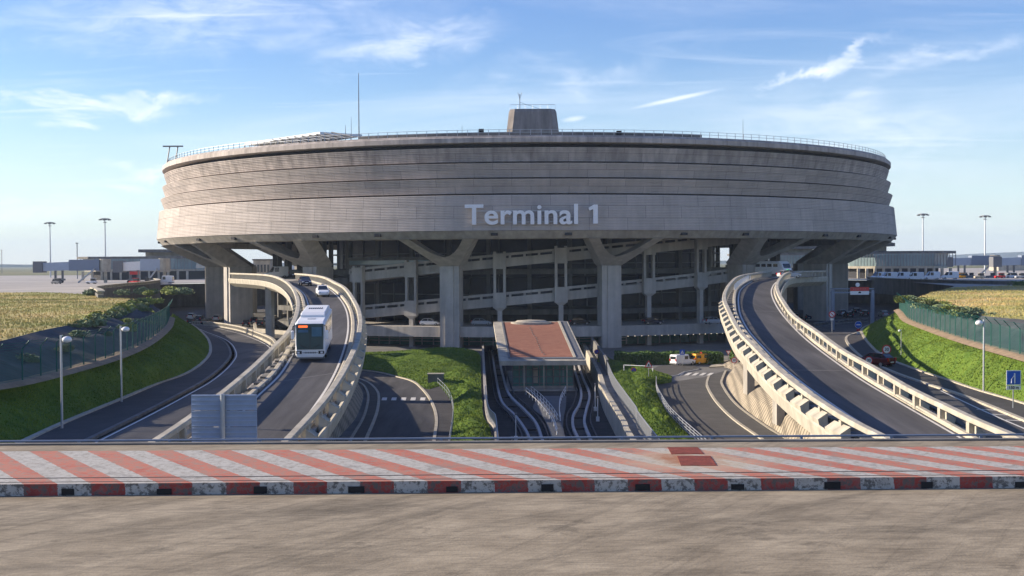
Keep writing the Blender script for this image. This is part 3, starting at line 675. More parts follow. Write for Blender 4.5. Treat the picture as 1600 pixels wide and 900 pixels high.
# dry fields
fldfarL = [Vector((-72, 208, -5.6)), Vector((-84, 240, -5.65)), Vector((-110, 285, -5.7)), Vector((-170, 300, -5.7))]
def fieldgrid(name, edge, x1, y0, y1, sgn):
    rows = []
    ed = rs(edge, 80)
    for k in range(25):
        f = (k / 24) ** 1.5; row = []
        for p in ed:
            q = Vector((p.x + sgn * f * 130, p.y + f * 40 * (1 if p.y > 100 else .5), p.z)); q.z = -5.6 + .28 * pnoise(q * .08) * min(1, k / 3) + .25 * min(1, k / 4); row.append(q)
        rows.append(row)
    mb = MB(); mb.loft(rows); tag(mb.build(name, dryb, smooth=True), kind='structure'); return rows
eL = fe[::-1] + [Vector((-72, 208, -5.6)), Vector((-82, 228, -5.6))]
fL = fieldgrid('dry_field', eL, -200, 0, 0, -1)
eR = feR[::-1][:-0 or None] + [Vector((73, 207, -5.6)), Vector((90, 243, -5.6))]
fR = fieldgrid('dry_field', eR, 200, 0, 0, 1)
def nz(o, lab=None):
    for k in ('label', 'category'):
        if k in o: del o[k]
tufts('grass', [rL, rR], 60000, .11, .03, grassl, 'short green grass on the roadside slopes', 3)
tufts('dry_grass', [fL[:17], fR[:17]], 70000, .18, .04, dryl, 'tall dry yellow grass on the fields', 4)
# shrubs on the banks
def shrub_mesh(seed, mt, n=420, sx=1., sz=.7):
    rnd = random.Random(seed); mb = MB(); lobes = [(rnd.uniform(-.6, .6), rnd.uniform(-.4, .4), rnd.uniform(.1, .55), rnd.uniform(.35, .6)) for _ in range(6)]
    for _ in range(n):
        l = rnd.choice(lobes); v = Vector((rnd.gauss(0, 1), rnd.gauss(0, 1), rnd.gauss(0, 1))).normalized() * l[3] * rnd.uniform(.6, 1.05)
        p = Vector((l[0] + v.x, l[1] + v.y, max(.02, l[2] * sz + v.z * sz))); a_ = Vector((rnd.gauss(0, 1), rnd.gauss(0, 1), rnd.gauss(0, 1))).normalized() * rnd.uniform(.05, .1); b_ = a_.orthogonal().normalized() * rnd.uniform(.04, .07)
        mb.add([p - a_ - b_, p + a_ - b_, p + a_ + b_, p - a_ + b_], [(0, 1, 2, 3)])
    return mb
def make_shrub(seed, mt):
    root = empty('shrub', (0, 0, 0)); shrub_mesh(seed, mt).build('foliage', mt, root)
    s_ = MB(); r2 = random.Random(seed)
    for k in range(5): s_.tube([(0, 0, -.1), (r2.uniform(-.3, .3), r2.uniform(-.3, .3), .3), (r2.uniform(-.6, .6), r2.uniform(-.5, .5), .65)], .02, 4)
    s_.build('stem', stem, root); return root
protos = [make_shrub(k, leafm if k % 3 else leafy) for k in range(5)]; used = set()
rnd = random.Random(3)
cntr = {}
def ordn(n): return str(n) + ('th' if 10 < n % 100 < 14 else {1: 'st', 2: 'nd', 3: 'rd'}.get(n % 10, 'th'))
def put_shrub(p, s, lab, grp):
    cntr[grp] = cntr.get(grp, 0) + 1
    k = rnd.randrange(5)
    if k not in used: used.add(k); o = protos[k]
    else: o = copy_tree(protos[k])
    o.location = p; o.rotation_euler = (0, 0, rnd.random() * 6); o.scale = (s * rnd.uniform(.9, 1.3), s * rnd.uniform(.9, 1.3), s * rnd.uniform(.75, 1.1)); tag(o, ('yellow-green ' if k % 3 == 0 else 'grey-green ') + ('small ' if s < .95 else 'large ' if s > 1.25 else '') + lab + ', ' + ordn(cntr[grp]) + (' from its far end' if 'apron' not in grp else ' from the left'), 'shrub', grp)
for i in range(34):
    q = fe[int(len(fe) * (.02 + .62 * (i + rnd.uniform(-.3, .3)) / 34))]; put_shrub(Vector((q.x, q.y, q.z)) + Vector((rnd.uniform(-1.0, 1.6), rnd.uniform(-1, 1), -.25)), rnd.uniform(.8, 1.5), 'shrub along the left dry field edge', 'shrubs along the left field edge')
for i in range(12):
    r_ = rB[3 + i % 3][int(8 + 100 * i / 12)]; put_shrub(r_, rnd.uniform(.6, 1.1), 'shrub on the dark bank behind the left fence', 'shrubs on the left bank')
for i in range(30):
    q = feR[min(len(feR) - 1, int(len(feR) * .62 * (i + rnd.uniform(-.3, .3)) / 30))] if i else feR[0]; put_shrub(q + Vector((rnd.uniform(-1.6, 1.2), rnd.uniform(-1, 1), -.25)), rnd.uniform(.8, 1.6), 'shrub along the right dry field edge', 'shrubs along the right field edge')
for i in range(10):
    put_shrub(Vector((-78 + 1.9 * i + rnd.uniform(-.5, .5), rnd.uniform(214, 228), -5.5)), rnd.uniform(1.2, 2.2), 'bush behind the left dry field by the apron', 'bushes by the left apron edge')
for k in range(5):
    if k not in used: bpy.data.objects.remove(protos[k])

# fences
def uvwall(name, c, h, mt, parent, z0=0):
    me = bpy.data.meshes.new(name); vs = []; fs = []; s = [0]
    for i, p in enumerate(c):
        if i: s.append(s[-1] + (p - c[i - 1]).length)
        vs += [(p.x, p.y, p.z + z0), (p.x, p.y, p.z + z0 + h)]
    for i in range(len(c) - 1): fs.append((2 * i, 2 * i + 2, 2 * i + 3, 2 * i + 1))
    me.from_pydata(vs, [], fs); uv = me.uv_layers.new(name='UVMap')
    for pl in me.polygons:
        for li, vi in zip(pl.loop_indices, pl.vertices): uv.data[li].uv = (s[vi // 2], h * (vi % 2))
    me.materials.append(mt); o = bpy.data.objects.new(name, me); C.objects.link(o); o.parent = parent; return o
def sec_fence(c, label, side):
    base = c[0].copy(); root = empty('security_fence', base, 0, label, 'fence'); loc = [p - base for p in c]
    uvwall('mesh_panel', loc, 2.1, meshm, root, .1)
    s = 0; last = -9; f = None; cnt = 0
    for i in range(1, len(loc)):
        s += (loc[i] - loc[i - 1]).length
        if s - last > 2.5 and cnt < 99:
            last = s; cnt += 1
            if f is None: q = MB(); q.tube([(0, 0, -.2), (0, 0, 2.2), (.5, 0, 2.75)], .055, 5); f = q.build('post', fencem, root); o = f
            else: o = f.copy(); C.objects.link(o)
            n, t = nrm(loc, i); n = n * side; o.location = loc[i]; o.rotation_euler = (0, 0, math.atan2(n.y, n.x))
    for k in range(3):
        q = MB(); q.tube([p + nrm(loc, i)[0] * side * (.12 + .17 * k) + Vector((0, 0, 2.33 + .18 * k)) for i, p in enumerate(loc)][::3], .018, 3); q.build('barbed_wire', fencem, root)
sec_fence(FBL, 'green mesh security fence with angled post tops along the left green slope', -1)
sec_fence(FBR, 'green mesh security fence with angled post tops along the right green slope', 1)

# low centre lawns
def lawn(name, pts_lo, pts_hi, zlo, zhi, amp=.3, zb=.6):
    return surf(name, pts_lo, pts_hi, grassb, n=70, cross=16, amp=amp, zb=zb)
lo = [p + Vector((0, 0, .1)) for p in gc([(540, 576), (559, 577), (590, 580.5), (621, 588), (646, 596), (666, 612), (684, 604), (699, 619), (708, 638), (709, 659.6), (705, 689)])]
hiC = [Vector((-34, 226, GZ + .3)), Vector((-22, 228, GZ + .4)), Vector((-13, 228, GZ + 1.2)), Vector((-7.2, 222, GZ + 1.0))] + [Vector((p.x - .7, p.y, GZ + .5)) for p in TW[::-1] if p.y < 215]
hiC = smoothc(cr(hiC, 2), 2)
rC = lawn('lawn', lo, hiC, 0, 0, .45, .35)
lo2 = [p + Vector((0, 0, .1)) for p in [Vector((16.3, 206, GZ)), Vector((24, 178, GZ)), Vector((22.6, 168, GZ))] + ext(rail2, 60)]
hi2 = [Vector((14.6, 205, GZ + .1))] + [Vector((p.x + 1.9, p.y, GZ + .3)) for p in TE[::-1] if p.y < 200]
rD = surf('lawn', lo2, hi2, grassb, n=70, cross=12, amp=.3, zb=.9)
tufts('lawn_grass', [rC, rD], 34000, .17, .045, grassl, 'bright green grass on the lawns', 3)
# ------------------------------------------------------------------ hedges
def hedge(name, x0, x1, y0, y1, z0, h, label, n=5000):
    mb = MB(); root = empty(name, ((x0 + x1) / 2, (y0 + y1) / 2, z0), 0, label, 'hedge'); r2 = random.Random(5); lx, ly = (x1 - x0) / 2, (y1 - y0) / 2
    mb.box(-lx * .96, lx * .96, -ly * .85, ly * .85, 0, h * .88); mb.build('hedge_core', hedm, root); mb = MB()
    for _ in range(n):
        x, y, z = r2.uniform(-lx, lx), r2.uniform(-ly, ly), r2.uniform(0, h); f = r2.random()
        if f < .55: z = h * r2.uniform(.86, 1.04) + .12 * math.sin(x * 1.3)
        elif f < .95: y = -ly * r2.uniform(.85, 1.05)
        else: x = lx * r2.choice((-1, 1))
        p = Vector((x, y, z)); a_ = Vector((r2.gauss(0, 1), r2.gauss(0, 1), r2.gauss(0, 1))).normalized() * .13; b_ = a_.orthogonal().normalized() * .09
        mb.add([p - a_ - b_, p + a_ - b_, p + a_ + b_, p - a_ + b_], [(0, 1, 2, 3)])
    mb.build('foliage', hedm, root)
hedge('hedge', 17.5, 35.5, 199, 203.5, GZ, 1.9, 'clipped green hedge behind the white van and the yellow taxi')
hedge('hedge', 38, 46, 204, 207, GZ, 1.7, 'dark clipped hedge in the shade right of the yellow taxi', 2500)

# ================================================================== RAILWAY CUTTING
def wallthing(c, label, w, z0, z1, mt, name='retaining_wall'):
    mb = MB(); mb.sweep(c, [(-w / 2, z0), (w / 2, z0), (w / 2, z1), (-w / 2, z1)]); return tag(mb.build(name, mt), label, 'wall')
cw = [Vector((p.x - .2, p.y, 0)) for p in TW]; ce = [Vector((p.x + .3, p.y, 0)) for p in TE if p.y < 196]
wallthing(cw, 'concrete wall on the left side of the railway cutting', .4, -19.7, -16.6, conc)
wallthing([Vector((p.x + .3, p.y, 0)) for p in TE], 'pale concrete wall on the right side of the railway cutting', .6, -19.7, -16.9, concl)
def slat_fence(c, label, h, z):
    root = empty('slat_fence', c[0], 0, label, 'fence'); b_ = c[0]
    q = MB(); q.sweep([p - b_ for p in c], [(-.04, h - .08), (.04, h - .08), (.04, h), (-.04, h)]); q.build('top_rail', steel, root)
    q = MB(); s = 0; last = -9
    for i in range(1, len(c)):
        s += (c[i] - c[i - 1]).length
        if s - last > .0:
            for f in (0., .34, .67):
                p = c[i - 1].lerp(c[i], f) - b_; n, t = nrm(c, i); Mx = Matrix.Translation(p) @ Matrix(((n.x, t.x, 0, 0), (n.y, t.y, 0, 0), (0, 0, 1, 0), (0, 0, 0, 1))); q.box(-.02, .02, -.085, .085, .05, h - .08, Mx)
    q.build('slats', steel, root)
fc = rs([Vector((p.x + 1.5, p.y, -16.9)) for p in TE if 60 < p.y < 182], 110); slat_fence(fc, 'silver slatted metal fence between the right side of the railway cutting and the bright lawn', 1.7, 0)
fc = rs([Vector((p.x - .2, p.y, -16.6)) for p in TW if 60 < p.y < 150], 80); slat_fence(fc, 'grey slatted metal fence on top of the left cutting wall', 1.2, 0)
wallthing([Vector((p.x + 1.5, p.y, 0)) for p in TE if 180 < p.y < 240], 'dark solid wall running from the red station roof to the silver fence', .4, -17.3, -14.9, concd, 'screen_wall')
# tracks
railm = M('dark_guide_rail', (.06, .06, .065), .6)
def tr(pts): return ext(curve(pts, None, -19.3, 1.2, sm=3), 50)
tA = [(768, 545), (771, 565), (774, 583), (783, 625), (804, 648), (821, 671.5), (828, 688)]; tB = [(777.5, 545), (781, 565), (786, 587.5), (795, 615), (818.4, 639), (837, 660), (847.6, 688)]
tC = [(893, 560), (900, 585), (908, 612), (905, 632), (896, 648), (895.5, 667), (905, 688)]; tD = [(901, 560), (909.5, 587.5), (921, 615), (916, 641), (913, 660), (923.5, 688)]
for nm, (c1_, c2_), lab in (('left', (tA, tB), 'left guided-rail track with two pale running bands curving along the cutting'), ('right', (tC, tD), 'right guided-rail track with two pale running bands curving along the cutting')):
    k1, k2 = tr(c1_), tr(c2_); k1 = [p for p in k1 if p.y > 70]; k2 = [p for p in k2 if p.y > 70]; n_ = 150; A_, B_ = rs(k1, n_), rs(k2, n_); root = empty('railway_track', (A_[0].x, A_[0].y, -19.6), 0, lab, 'railway track', 'guided railway tracks'); rb_ = Vector(root.location)
    def ad(mb, nm_, mt): mb.v = [tuple(Vector(v) - rb_) for v in mb.v]; return mb.build(nm_, mt, root)
    for c_ in (A_, B_): q = MB(); q.sweep(c_, [(-.16, -.25), (.16, -.25), (.16, .08), (-.16, .08)]); ad(q, 'running_band', band)
    q = MB(); q.loft([[a_ + (a_ - b_).normalized() * .5 + Vector((0, 0, -.22)) for a_, b_ in zip(A_, B_)], [b_ + (b_ - a_).normalized() * .5 + Vector((0, 0, -.22)) for a_, b_ in zip(A_, B_)]]); ad(q, 'track_slab', dirt)
    for sg, (c_, o_) in ((1, (A_, B_)), (-1, (B_, A_))):
        g = [a_ + (a_ - b_).normalized() * .75 for a_, b_ in zip(c_, o_)]; q = MB(); q.sweep(g, [(-.07, .05), (.07, .05), (.07, .25), (-.07, .25)])
        for i in range(0, len(g), 3): q.box(g[i].x - .06, g[i].x + .06, g[i].y - .06, g[i].y + .06, -19.62, -19.2)
        ad(q, 'guide_rail', railm)
    q = MB()
    for i in range(4, n_, 9):
        m_ = (A_[i] + B_[i]) / 2; q.box(m_.x - .6, m_.x + .6, m_.y - .12, m_.y + .12, -19.5, -19.34)
    ad(q, 'cross_tie', dirt)
# dusty strip and edge wall right of the right track
c_ = curve([(925, 590), (935, 615), (945, 645), (960, 675), (968, 690)], None, -19.55); e_ = curve([(935, 590), (948, 618), (966, 655), (980, 680), (990, 695)], None, -19.55)
strip('dusty_strip', rs(c_, 40), rs(e_, 40), dirtl, n=40)
c_ = curve([(845, 622), (832, 640), (848, 655), (856, 672), (862, 690)], None, -19.5); e_ = curve([(885, 622), (884, 640), (881, 655), (880, 672), (884, 690)], None, -19.5)
strip('service_walkway', c_, e_, M('walkway_grey', (.12, .125, .13)), n=40).location.z = .3
def guard(c, label, h=1.1, rails=3, posts=2.5, mt=whitem, r=.035, name='railing', grp=None):
    b_ = c[0].copy(); root = empty(name, b_, 0, label, 'railing', grp); loc = [p - b_ for p in c]
    for k in range(rails): q = MB(); q.tube([p + Vector((0, 0, h * (k + 1) / rails)) for p in loc], r, 5); q.build('rail', mt, root)
    s = 0; last = -9; f = None; cnt = 0
    for i in range(len(loc)):
        if i: s += (loc[i] - loc[i - 1]).length
        if s - last > posts and cnt < 99:
            last = s; cnt += 1
            if f is None: q = MB(); q.tube([(0, 0, -.1), (0, 0, h)], r * 1.2, 5); f = q.build('post', mt, root); o = f
            else: o = f.copy(); C.objects.link(o)
            o.location = loc[i]
    return root
GB = lambda *q: smoothc(cr([P(x, y, -19.3) for x, y in q], .5), 2)
guard(GB((822, 616), (836, 628), (852, 646), (864, 664), (871, 684)), 'white railing down the left edge of the service walkway in front of the station', 1.0, 2, 3.2, r=.04)
guard(GB((830, 614), (846, 628), (862, 646), (872, 662)), 'second white railing of the service walkway, just right of its left edge', 1.0, 2, 3.2, r=.03)
guard(GB((884, 614), (876, 630), (874, 648), (876, 664)), 'white railing down the right edge of the service walkway in front of the station', 1.0, 2, 3.2, r=.04)
guard(rail1, 'grey pedestrian railing along the shaded footpath left of the lawn', 1.1, 2, 2.2, steel, .03, 'pedestrian_railing')
guard(ext(rail2, 20), 'silver pedestrian railing of four bars between the bright lawn and the loop road', 1.15, 4, 2.4, steel, .045, 'pedestrian_railing')
# station
def station():
    root = empty('station', (4.6, 196, -19.6), 0, 'small railway station with a sloping brick-red roof and glass front between the tracks', 'station'); b_ = Vector(root.location)
    A_, B_ = PD(771, 214, -10.6), PD(887, 214, -10.6); D_, E_ = PD(781, 180, -14.9), PD(916, 180, -14.9)
    def q4(u, v, dz): return A_.lerp(B_, u).lerp(D_.lerp(E_, u), v) + Vector((0, 0, dz)) - b_
    def slab(u0, u1, v0, v1, z0, z1, nm, mt, par=root): q = MB(); q.hexa([q4(u0, v0, z0), q4(u1, v0, z0), q4(u1, v1, z0), q4(u0, v1, z0)], [q4(u0, v0, z1), q4(u1, v0, z1), q4(u1, v1, z1), q4(u0, v1, z1)]); return q.build(nm, mt, par)
    rf = slab(0, 1, 0, 1, -.7, 0, 'roof', concl)
    slab(.13, .86, .03, .93, .003, .10, 'red_covering', brick, rf)
    slab(.105, .125, .02, .95, .003, .2, 'gutter_strip', greym, rf); slab(.865, .895, .02, .95, .003, .2, 'gutter_strip', kerbm, rf); slab(.90, .97, .0, .98, .003, .06, 'side_covering', greym, rf); slab(.12, .97, .935, .965, .003, .12, 'eaves_strip', greym, rf)
    q = MB(); v = q4(.5, .06, .1); 
    for k, (rr_, z_) in enumerate(((3.6, 0), (3.6, .25), (3.0, .5), (0, .7))): pass
    q.lathe([(0.01, .62), (2.5, .5), (2.9, .25), (3.6, .18), (3.7, -.2), (0.01, -.2)], (0, 0), 32)
    q.v = [(a[0] * 1.0 + v.x, a[1] * .5 + v.y, a[2] + v.z) for a in q.v]; q.build('oval_rooflight', kerbm, rf)
    rs_ = random.Random(4)
    for k in range(16): 
        q = MB(); c_ = q4(.47 + .06 * k / 16 + rs_.uniform(-.01, .01), .2 + .045 * k, .1); q.box(c_.x - .12, c_.x + .12, c_.y - .1, c_.y + .1, c_.z, c_.z + .12); q.build('roof_stud', kerbm, rf)
    # glass hall
    q = MB(); zt = -15.6; x0, x1 = PD(800, 184, 0).x, PD(895, 184, 0).x
    q.box(x0 - b_.x, x1 - b_.x, 184 - b_.y, 212 - b_.y, .25, zt - b_.z); h = q.build('glass_hall', glassg, root)
    q = MB(); n_ = 9
    for k in range(n_ + 1): x = x0 + (x1 - x0) * k / n_ - b_.x; q.box(x - .07, x + .07, 183.8 - b_.y, 183.98 - b_.y, .25, zt - b_.z)
    for z_ in (-16.6, -17.7, -18.7): q.box(x0 - b_.x, x1 - b_.x, 183.82 - b_.y, 183.96 - b_.y, z_ - b_.z - .05, z_ - b_.z + .05)
    q.build('mullions', greym, h)
    for (u, w, mt) in ((.16, .13, glassp), (.33, .2, concl), (.66, .05, kerbm), (.82, .07, glassp)):
        q = MB(); x = x0 + (x1 - x0) * u - b_.x; q.box(x, x + w * 4, 183.9 - b_.y, 183.99 - b_.y, .9, 3.3); q.build('door_panel', mt, h)
    q = MB(); q.box(x0 - b_.x - 1, x1 - b_.x + .5, 180.5 - b_.y, 213 - b_.y, 0, .22); q.box(x0 - b_.x - .3, x1 - b_.x + .1, 183.0 - b_.y, 183.9 - b_.y, .22, .5); q.build('platform', conc, root)
    for px in (819, 850, 886):
        q = MB(); p = PD(px, 180.5, -19.5) - b_; q.tube([(p.x, p.y, 0), (p.x, p.y, 4.2 if px != 850 else 5.)], .09, 6); q.build('front_post', kerbm, root)
    for x in (x0 + .3, x1 - .3):
        for y in (188, 198, 208): q = MB(); q.box(x - .3 - b_.x, x + .3 - b_.x, y - .3 - b_.y, y + .3 - b_.y, 0, (-14.9 + (y - 180) / 34 * 4.3) - .72 - b_.z); q.build('column', conc, root)
station()
def pole_signal(px, d, zt, label):
    p = PD(px, d, -19.6); root = empty('track_lamp', p, 0, label, 'lamp post'); q = MB(); q.tube([(0, 0, 0), (0, 0, zt)], .06, 6); q.build('pole', whitem, root); q = MB(); q.box(-.2, .2, -.2, .2, .0, .55); q.build('cabinet', whitem, root); q = MB(); q.box(-.12, .12, -.3, .12, zt - .1, zt + .1); q.build('lamp_head', greym, root)
pole_signal(934, 146, 3.0, 'white trackside pole with a cabinet right of the right track')
pole_signal(806, 130, 3.0, 'white trackside pole with a cabinet left of the left track')
pole_signal(800, 122, 1.6, 'short white trackside post at the bottom of the left track')
pole_signal(930, 156, 3.6, 'slim white pole beside the cutting wall, behind the trackside cabinet pole')

# ================================================================== TERMINAL
def terminal():
    root = empty('terminal_building', (CX, CY, GZ), 0, 'huge round ribbed concrete airport terminal drum raised on Y-shaped columns', 'terminal'); inv = -Vector((CX, CY, GZ))
    def fin(mb, nm, mt, par=root, smooth=False):
        mb.v = [tuple(Vector(v) + inv) for v in mb.v]; return mb.build(nm, mt, par, smooth)
    def ribbed(r0, z0, r1, z1, n, dep=.10, join=.04):
        pr = []
        for k in range(n):
            a_, b_ = k / n, (k + 1) / n; f = lambda t: (r0 + (r1 - r0) * t, z0 + (z1 - z0) * t)
            ra_, za = f(a_); rb2, zb = f(b_ - .28 / n); rc_, zc = f(b_)
            pr += [(ra_ - dep, za), (ra_, za + .03), (rb2, zb), (rb2 - dep, zb + .03)]
        return pr
    def tier(prof, nm, mt):
        mb = MB(); seg = 320; mb.lathe(prof, (CX, CY), seg); o = fin(mb, nm, mt)
        uv = o.data.uv_layers.new(name='UVMap'); me = o.data
        for pl in me.polygons:
            an = [math.atan2(me.vertices[v].co.x, -me.vertices[v].co.y) for v in pl.vertices]
            if max(an) - min(an) > 3: an = [x if x > 0 else x + 2 * math.pi for x in an]
            for li, vi, x in zip(pl.loop_indices, pl.vertices, an): uv.data[li].uv = (x * 95, me.vertices[vi].co.z)
        return o
    # lower band leans in going up, the three upper bands lean out, each overhung by a dark joint
    tier([(94.4, 6.2)] + ribbed(96.0, 6.2, 95.3, 13.1, 22, .12) + [(93.2, 13.15)], 'lower_band', fac)
    tier([(92.4, 13.3), (93.9, 13.42)] + ribbed(94.0, 13.45, 94.95, 16.2, 9, .13) + [(92.6, 16.25)], 'facade_band', facu)
    tier([(92.2, 16.38), (93.6, 16.5)] + ribbed(93.7, 16.52, 94.55, 19.25, 9, .13) + [(92.2, 19.3)], 'facade_band', facu)
    tier([(92.0, 19.45), (93.2, 19.57)] + ribbed(93.3, 19.6, 94.1, 22.3, 8, .13) + [(92.0, 22.35)], 'facade_band', facd)
    tier([(91.8, 23.05), (94.3, 23.1), (94.5, 23.2), (94.5, 24.1), (94.2, 24.2), (94.0, 24.55), (91, 24.6)], 'cornice', facd)
    mb = MB(); mb.lathe([(92.0, 6.3), (92.0, 24.3)], (CX, CY), 160); fin(mb, 'joint_shade_backing', dark)  # near-black sheet stands in for the shade inside the joints
    mb = MB(); mb.lathe([(0.01, 24.62), (91.5, 24.58), (94.0, 24.56)], (CX, CY), 160); fin(mb, 'roof', concd)
    mb = MB(); mb.lathe([(95.9, 6.17), (94.6, 4.75), (93.3, 4.6), (93.2, 8.5), (40, 8.5)], (CX, CY), 240); fin(mb, 'soffit', conc)
    # vents on the fascia
    for k in range(16):
        for dd in (-7, 7):
            an = 11.25 + 22.5 * k + dd; a_ = R(an)
            if math.cos(a_) < -.1: continue
            Mx = Matrix.Translation((CX, CY, 0)) @ Matrix.Rotation(a_, 4, 'Z'); mb = MB(); mb.box(-.65, .65, -95.75, -94.9, 5.25, 5.75, Mx); fin(mb, 'vent', dark)
    # Y columns
    for k in range(16):
        an = R(11.25 + 22.5 * k)
        if math.cos(an) < -.75: pass
        Mx = Matrix.Translation((CX, CY, 0)) @ Matrix.Rotation(an, 4, 'Z'); mb = MB(); zb, z0, z1, zu = GZ - .5, -.6, 4.72, 1.25
        # trunk: front slab and rear slab with a shallow groove
        mb.hexa([Mx @ Vector(v) for v in ((-2.0, -84.2, zb), (2.0, -84.2, zb), (1.5, -78.5, zb), (-1.5, -78.5, zb))], [Mx @ Vector(v) for v in ((-2.0, -84.2, z0), (2.0, -84.2, z0), (1.5, -78.5, z0), (-1.5, -78.5, z0))])
        mb.hexa([Mx @ Vector(v) for v in ((-.9, -84.5, zb), (.9, -84.5, zb), (.9, -84.1, zb), (-.9, -84.1, zb))], [Mx @ Vector(v) for v in ((-.9, -84.5, z0), (.9, -84.5, z0), (.9, -84.1, z0), (-.9, -84.1, z0))])
        for s_ in (-1, 1):
            n_ = 24; F = []; Bk = []
            for i in range(n_ + 1):
                z = z0 + (z1 - z0) * i / n_; t = (z - z0) / (z1 - z0); xo = 2.0 + 5.6 * t; xi = 0 if z <= zu else 5.4 * ((z - zu) / (z1 - zu)) ** .6
                xi = min(xi, xo - 1.7); rf = -84.2 - 10.6 * t; rb_ = -78.5 - 1.5 * t
                F.append((xi, xo, rf, z)); 
            F.append((F[-1][0], F[-1][1], -93.1, z1 + .03)); F.append((F[-1][0], F[-1][1], -93.1, 8.6)); n_ += 2; vs = []
            for xi, xo, rf, z in F: vs += [Mx @ Vector((s_ * xi, rf, z)), Mx @ Vector((s_ * xo, rf, z)), Mx @ Vector((s_ * xo * .96, min(-79.5, rf + 5.5), z)), Mx @ Vector((s_ * xi, min(-79.5, rf + 5.5), z))]
            fs = []
            for i in range(n_):
                for a_, b_ in ((0, 1), (1, 2), (2, 3), (3, 0)): fs.append((4 * i + a_, 4 * i + b_, 4 * i + 4 + b_, 4 * i + 4 + a_))
            fs.append((0, 1, 2, 3)); fs.append(tuple(4 * n_ + q for q in (3, 2, 1, 0))); mb.add(vs, fs)
        o = fin(mb, 'column', colm)
    # level slabs and core
    mb = MB(); mb.lathe([(83, -12.9), (83, -15.0), (60, -15.0), (60, -12.9)], (CX, CY), 120, -36, 40, True); fin(mb, 'ring_slab', colm)
    mb = MB(); mb.lathe([(70, -13.6), (70, -15.0), (52, -15.0), (52, -13.6)], (CX, CY), 120, 0, 360, True); fin(mb, 'floor_slab', concd)
    for z in (-9.9, -1.3): mb = MB(); mb.lathe([(70, z), (70, z - 1.1), (52, z - 1.1), (52, z)], (CX, CY), 96, -60, 60, True); fin(mb, 'floor_slab', concd)
    mb = MB(); mb.lathe([(78, -3.05), (78, -4.3), (52, -4.3), (52, -3.05)], (CX, CY), 96, -62, -30, True); fin(mb, 'road_slab', concd)
    mb = MB(); mb.lathe([(78, -3.05), (78, -4.3), (52, -4.3), (52, -3.05)], (CX, CY), 96, 30, 62, True); fin(mb, 'road_slab', concd)
    mb = MB(); mb.lathe([(70, -3.05), (70, -4.3), (52, -4.3), (52, -3.05)], (CX, CY), 120, 62, 298, True); fin(mb, 'road_slab', concd)
    mb = MB(); mb.lathe([(52, GZ), (52, -3.2), (50.5, -3.1), (50.5, 8.4)], (CX, CY), 128); core = fin(mb, 'core_wall', M('core_dark_glazing', (.045, .045, .06), .35, .3, .2, spec=.25))
    mb = MB()
    for k in range(48):
        a_ = R(k * 7.5); Mx = Matrix.Translation((CX, CY, 0)) @ Matrix.Rotation(a_, 4, 'Z'); mb.box(-.12, .12, -52.2, -51.9 + .4, GZ, -3.3, Mx); mb.box(-.1, .1, -50.75, -50.3, -3, 8.3, Mx)
    for z in (-15.5, -11.8, -7.3, -.2, 2.2): mb.lathe([(52.1, z), (52.1, z + .25), (50.6, z + .25), (50.6, z)], (CX, CY), 96, 0, 360, True)
    fin(mb, 'mullions', greym, core)
    for k in range(48):       # inner ring of columns
        an = 7.5 * k
        if 120 < an < 240: continue
        Mx = Matrix.Translation((CX, CY, 0)) @ Matrix.Rotation(R(an), 4, 'Z'); mb = MB(); mb.box(-.45, .45, -67.5, -66.4, GZ, 8.45, Mx); fin(mb, 'inner_column', concd)
    # ground-floor shop front behind the ring slab
    mb = MB(); mb.lathe([(74, GZ), (74, -15.02)], (CX, CY), 60, -30, 34); gf = fin(mb, 'ground_floor_glazing', glassg)
    mb = MB()
    for k in range(33):
        Mx = Matrix.Translation((CX, CY, 0)) @ Matrix.Rotation(R(-30 + 2 * k), 4, 'Z'); mb.box(-.1, .1, -74.25, -74.02, GZ, -15.02, Mx)
    for z in (-16.5, -15.9): mb.lathe([(74.8, z), (74.8, z + .12), (74.7, z + .12), (74.7, z)], (CX, CY), 60, -30, 16, True)
    fin(mb, 'glazing_bars', steel, gf)
    # two helical ramps
    for off_, nm in ((0, 'lower'), (8.0, 'upper')):
        a0, a1 = (-29, 36); n_ = 90; sl_, rl_, fl_ = MB(), MB(), MB()
        def hz_(an): return -7.3 + .122 * an + off_
        def ring(mb, prof):
            vs = []; fs = []; m_ = len(prof)
            for i in range(n_ + 1):
                an = a0 + (a1 - a0) * i / n_; a_ = R(an)
                for r_, z_ in prof: vs.append((CX + r_ * math.sin(a_), CY - r_ * math.cos(a_), min(z_ + hz_(an), 8.4)))
            for i in range(n_):
                for k in range(m_): fs.append((i * m_ + k, i * m_ + (k + 1) % m_, (i + 1) * m_ + (k + 1) % m_, (i + 1) * m_ + k))
            mb.add(vs, fs)
        ring(sl_, [(79.2, -1.0), (79.2, .75), (78.8, .75), (78.8, -.6), (71.5, -.6), (71.5, .5), (71.1, .5), (71.1, -1.0)]); fin(sl_, 'ramp_slab', colm)
        ring(rl_, [(79.3, 1.25), (79.3, 1.75), (78.8, 1.75), (78.8, 1.25)])
        for i in range(n_):
            if i % 3 == 0:
                an = a0 + (a1 - a0) * i / n_; Mx = Matrix.Translation((CX, CY, hz_(an))) @ Matrix.Rotation(R(an), 4, 'Z'); rl_.box(-.25, .25, -79.1, -78.85, .7, 1.3, Mx)
        fin(rl_, 'ramp_rail', colm)
